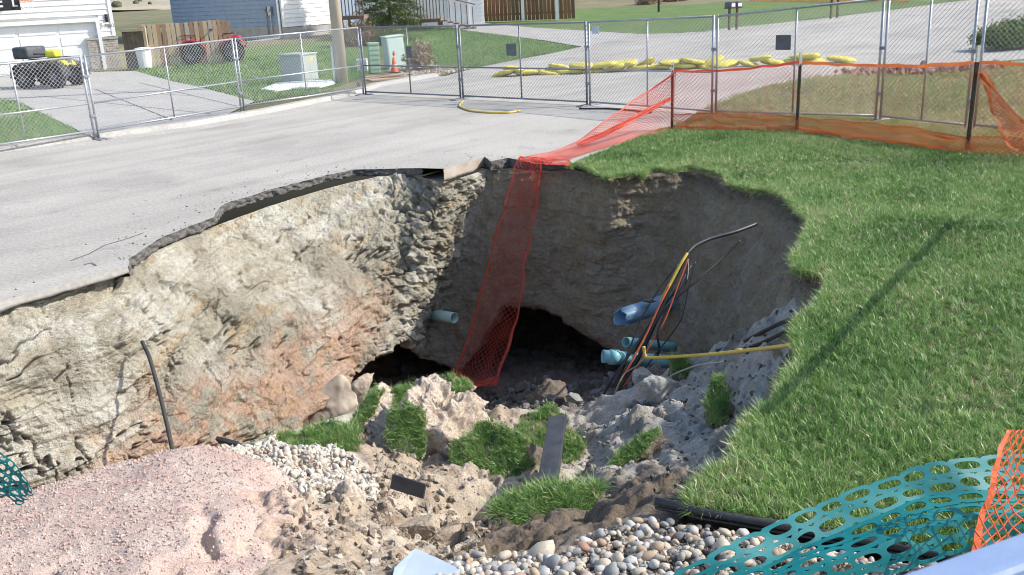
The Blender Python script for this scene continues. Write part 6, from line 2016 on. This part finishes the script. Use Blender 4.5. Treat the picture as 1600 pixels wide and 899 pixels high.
# ---- decks, second garage, stained fence
def deck(pxa, pxb, py, y, label, stairs=0):
    a, b = D(pxa, py, y), D(pxb, py, y)
    root = empty('wooden_deck', (a.x, y, a.z)); tag(root, label, 'deck')
    L_ = b.x - a.x
    MB().box0(0, L_, 0, 2.4, -.16, 0).build('platform', M['deck_wood'], root)
    n = int(L_ / .135)
    for k in range(n + 1): MB().box0(k * L_ / n - .022, k * L_ / n + .022, -.045, -.002, -.1, 1.0).build('baluster', M['deck_wood'], root)
    MB().box0(-.05, L_ + .05, -.07, .07, 1.001, 1.05).build('hand_rail', M['deck_wood'], root)
    gz = terrain(y) - a.z
    for x in (.08, L_ - .08):
        for yy in (.1, 2.2): MB().box0(x - .06, x + .06, yy - .06, yy + .06, gz - .1, -.161).build('post', M['deck_wood'], root)
    if stairs:
        n = 6
        for k in range(n):
            x = L_ + .06 + k * .27; zz = -.02 - (k + 1) * (-gz) / (n + 1)
            MB().box0(x, x + .26, .0, 1.1, zz - .05, zz).build('step', M['deck_wood'], root)
            MB().box0(x + .11, x + .15, -.04, -.004, zz - .02, zz + .95).build('baluster', M['deck_wood'], root)
        x1 = L_ + .06 + n * .27
        mb = MB(); mb.tube([(L_, -.02, 1.02), (x1, -.02, 1.02 + gz * n / (n + 1))], .035, 6); mb.build('stair_rail', M['deck_wood'], root)
    return root
deck(530, 568, 26, 43, 'small dark wooden deck behind the utility pole')
deck(648, 688, 31, 46, 'dark wooden deck with a stair down towards the white garage', 1)
g2 = G2(700, 39)
hC = empty('white_garage', tuple(g2)); tag(hC, 'white garage house at the head of the far driveway', 'house')
Lc = D(757, 38, g2.y).x - g2.x
MB().box0(-9, Lc, .05, 8, -.2, 5).build('wall', M['white_siding'], hC)
dl_ = D(704, 38, g2.y).x - g2.x; dr_ = D(731, 38, g2.y).x - g2.x
siding('siding', hC, -9, Lc, 0, 5, .2, M['white_siding'], [(dl_, dr_, -1, 2.5)])
MB().box0(dl_, dr_, -.01, .04, 0, 2.5).build('garage_door', M['white_trim'], hC)
mb = MB(); mb.box0(dl_ - .1, dl_ - .002, -.08, .03, 0, 2.6); mb.box0(dr_ + .002, dr_ + .1, -.08, .03, 0, 2.6); mb.build('door_frame', M['white_trim'], hC)
fa, fb = G2(757, 35), G2(899, 30)
plank_fence('plank_fence', fa, fb, [(0, 2.3), (1, 2.3)], .20, REDW, 'red brown stained board fence beyond the far lawn', seed=4)
for px in (818, 871):
    t = (px - 757) / 142; p = fa.lerp(fb, t)
    o = MB().box((0, 0, 1.2), (.16, .12, 2.5)).build('fence_post', M['white_trim'], None); o.location = (p.x, p.y - .1, p.z)
    tag(o, 'white post standing against the red brown board fence', 'post', 'white posts of the board fence')
# purple house gable
gv = G2(1000, 26); yv = 72.
hD = empty('purple_house', (D(899, 28, yv).x, yv, terrain(yv))); tag(hD, 'low mauve and blue sided house behind the board fence', 'house')
Ld = D(1012, 26, yv).x - D(899, 28, yv).x
M['mauve'] = mat('mauve_siding', (.30, .25, .33), (.26, .22, .30), 3, .6)
MB().box0(0, Ld, .05, 7, -.2, 4).build('wall', M['mauve'], hD)
siding('lower_siding', hD, 0, Ld, 0, 1.25, .2, M['mauve']); siding('upper_siding', hD, 0, Ld, 1.25, 4, .2, M['blue_siding'])
mb = MB(); mb.tube([(Ld * .75, -.12, .15), (Ld * 1.02, -.12, .9), (Ld * 1.03, -.12, 3.5)], .06, 6); mb.build('downspout', M['white_trim'], hD, smooth=True)
MB().box0(Ld * .6, Ld * .68, -.4, -.05, 0, .7).build('meter', M['galv_dark'], hD)
# far white house and dark post
yw = 76.
hE = empty('far_house', (D(1045, 12, yw).x, yw, terrain(yw))); tag(hE, 'far white house with low windows beyond the mailboxes', 'house')
Le = D(1175, 8, yw).x - D(1045, 12, yw).x
MB().box0(0, Le, .05, 7, -.2, 4.5).build('wall', M['white_siding'], hE)
siding('siding', hE, 0, Le, 0, 4.5, .2, M['white_siding'])
for k in range(3):
    wx = Le * (.2 + .3 * k)
    w_ = MB().box0(wx, wx + .9, -.05, -.036, .6, 1.6).build('window', M['white_trim'], hE); MB().box0(wx + .07, wx + .83, -.06, -.0505, .67, 1.53).build('pane', M['glass_dark'], w_)
# mailboxes
def mailbox(px, py, label, s=1.0, m=M['plate']):
    b = G2(px, py)
    root = empty('mailbox', tuple(b), .4); root.scale = (s, s, s); tag(root, label, 'mailbox')
    for x in (-.22, .22): MB().box0(x - .045, x + .045, -.045, .045, -.05, 1.0).build('post', M['wood_dark'], root)
    MB().box0(-.40, .40, -.20, .20, 1.001, 1.05).build('shelf', M['wood_dark'], root)
    for x in (-.19, .19):
        mb = MB(); pr = [(-.13, 0), (.13, 0), (.13, .16)] + [(.13 * cos(a * pi / 6), .16 + .11 * sin(a * pi / 6)) for a in range(1, 6)] + [(-.13, .16)]
        n = len(pr)
        mb.add([(x + p[0], -.26, 1.052 + p[1]) for p in pr] + [(x + p[0], .26, 1.052 + p[1]) for p in pr], [tuple(range(n - 1, -1, -1)), tuple(range(n, 2 * n))] + [(i, (i + 1) % n, n + (i + 1) % n, n + i) for i in range(n)])
        bx_ = mb.build('box', m, root); MB().box0(x - .10, x + .10, -.268, -.2605, 1.09, 1.24).build('door', M['white_trim'], bx_)
    return root
mailbox(1145, 47, 'double grey mailbox on two dark posts beside the street', .82)
mailbox(1303, 29, 'double pale mailbox on two posts farther along the street', .8, M['plate_pale'])
o = MB().box((0, 0, .75), (.10, .10, 1.7)).build('gate_post', M['black'], None); p = D(1029, 29, 52); o.location = (p.x, 52, terrain(52)); tag(o, 'thin black post standing on the far lawn', 'post')
# orange netting on the far bank
a, b = D(1170, 16, 58), D(1420, 2, 50)
root = empty('safety_net', tuple(a)); tag(root, 'orange netting running along the far bank beyond the mailboxes', 'net')
e1 = [a.lerp(b, t) + Vector((0, 0, 1.0 - .1 * sin(t * 19))) for t in np.linspace(0, 1, 12)]; e2 = [a.lerp(b, t) + Vector((0, 0, -.1)) for t in np.linspace(0, 1, 12)]
under(diamond_net('mesh', surf([e1, e2], .1, 33), 12, 120, .03, M['net_orange'], None, .08), root)
# red stones along the kerb of the lawn
M['redstone'] = inst_mat('red_stones', (.20, .09, .07), (.50, .36, .32), .9, 0, [(.5, (.36, .20, .17))], .4, 8)
RS = [chip_mesh('stone', 300 + i, M['redstone'], 11) for i in range(4)]
nq = 260; r = np.random.RandomState(4); t = r.uniform(0, 1, nq)
cn_ = [G(*p) for p in ((1330, 116), (1400, 113), (1480, 109), (1560, 104))]
P = np.array([[np.interp(q, [0, .33, .66, 1], [c.x for c in cn_]), np.interp(q, [0, .33, .66, 1], [c.y for c in cn_]), .04] for q in t]) + np.column_stack([r.normal(0, .15, nq), r.normal(0, .35, nq), np.zeros(nq)])
o = scatter('red_rubble', RS, P, r.uniform(0, 6.28, (nq, 3)), r.uniform(.08, .28, nq), r.uniform(0, 1, nq), r.randint(0, 4, nq)); o['kind'] = 'stuff'
tag(o, 'reddish rubble lying along the kerb behind the orange netting', 'stones')
# tufts roughening the nearer far lawns
def far_tufts(name, poly_px, n, seed, label, size=1.6):
    q = np.array([G2(*p)[:2] for p in poly_px]); r = np.random.RandomState(seed)
    x = r.uniform(q[:, 0].min(), q[:, 0].max(), n); y = r.uniform(q[:, 1].min(), q[:, 1].max(), n)
    m = in_poly(x, y, q); x, y = x[m], y[m]
    P = np.stack([x, y, np.array([terrain(v) for v in y]) - .01], 1)
    o = grass(name, P, None, size, .4, .06, .3); tag(o, label, 'grass')
far_tufts('grass', [(-300, 160), (22, 156), (136, 210), (100, 222), (0, 237), (-300, 270)], 9000, 1, 'green grass at the corner of the garage driveway')
far_tufts('grass', [(212, 111), (240, 104), (370, 92), (540, 75), (575, 118), (500, 143), (400, 158), (300, 133)], 16000, 2, 'patchy grass around the transformer box', 1.8)
far_tufts('grass', [(610, 50), (690, 42), (725, 48), (850, 65), (906, 74), (860, 83), (800, 94), (745, 105), (700, 106), (650, 98)], 16000, 3, 'mown lawn behind the gate panels', 1.5)
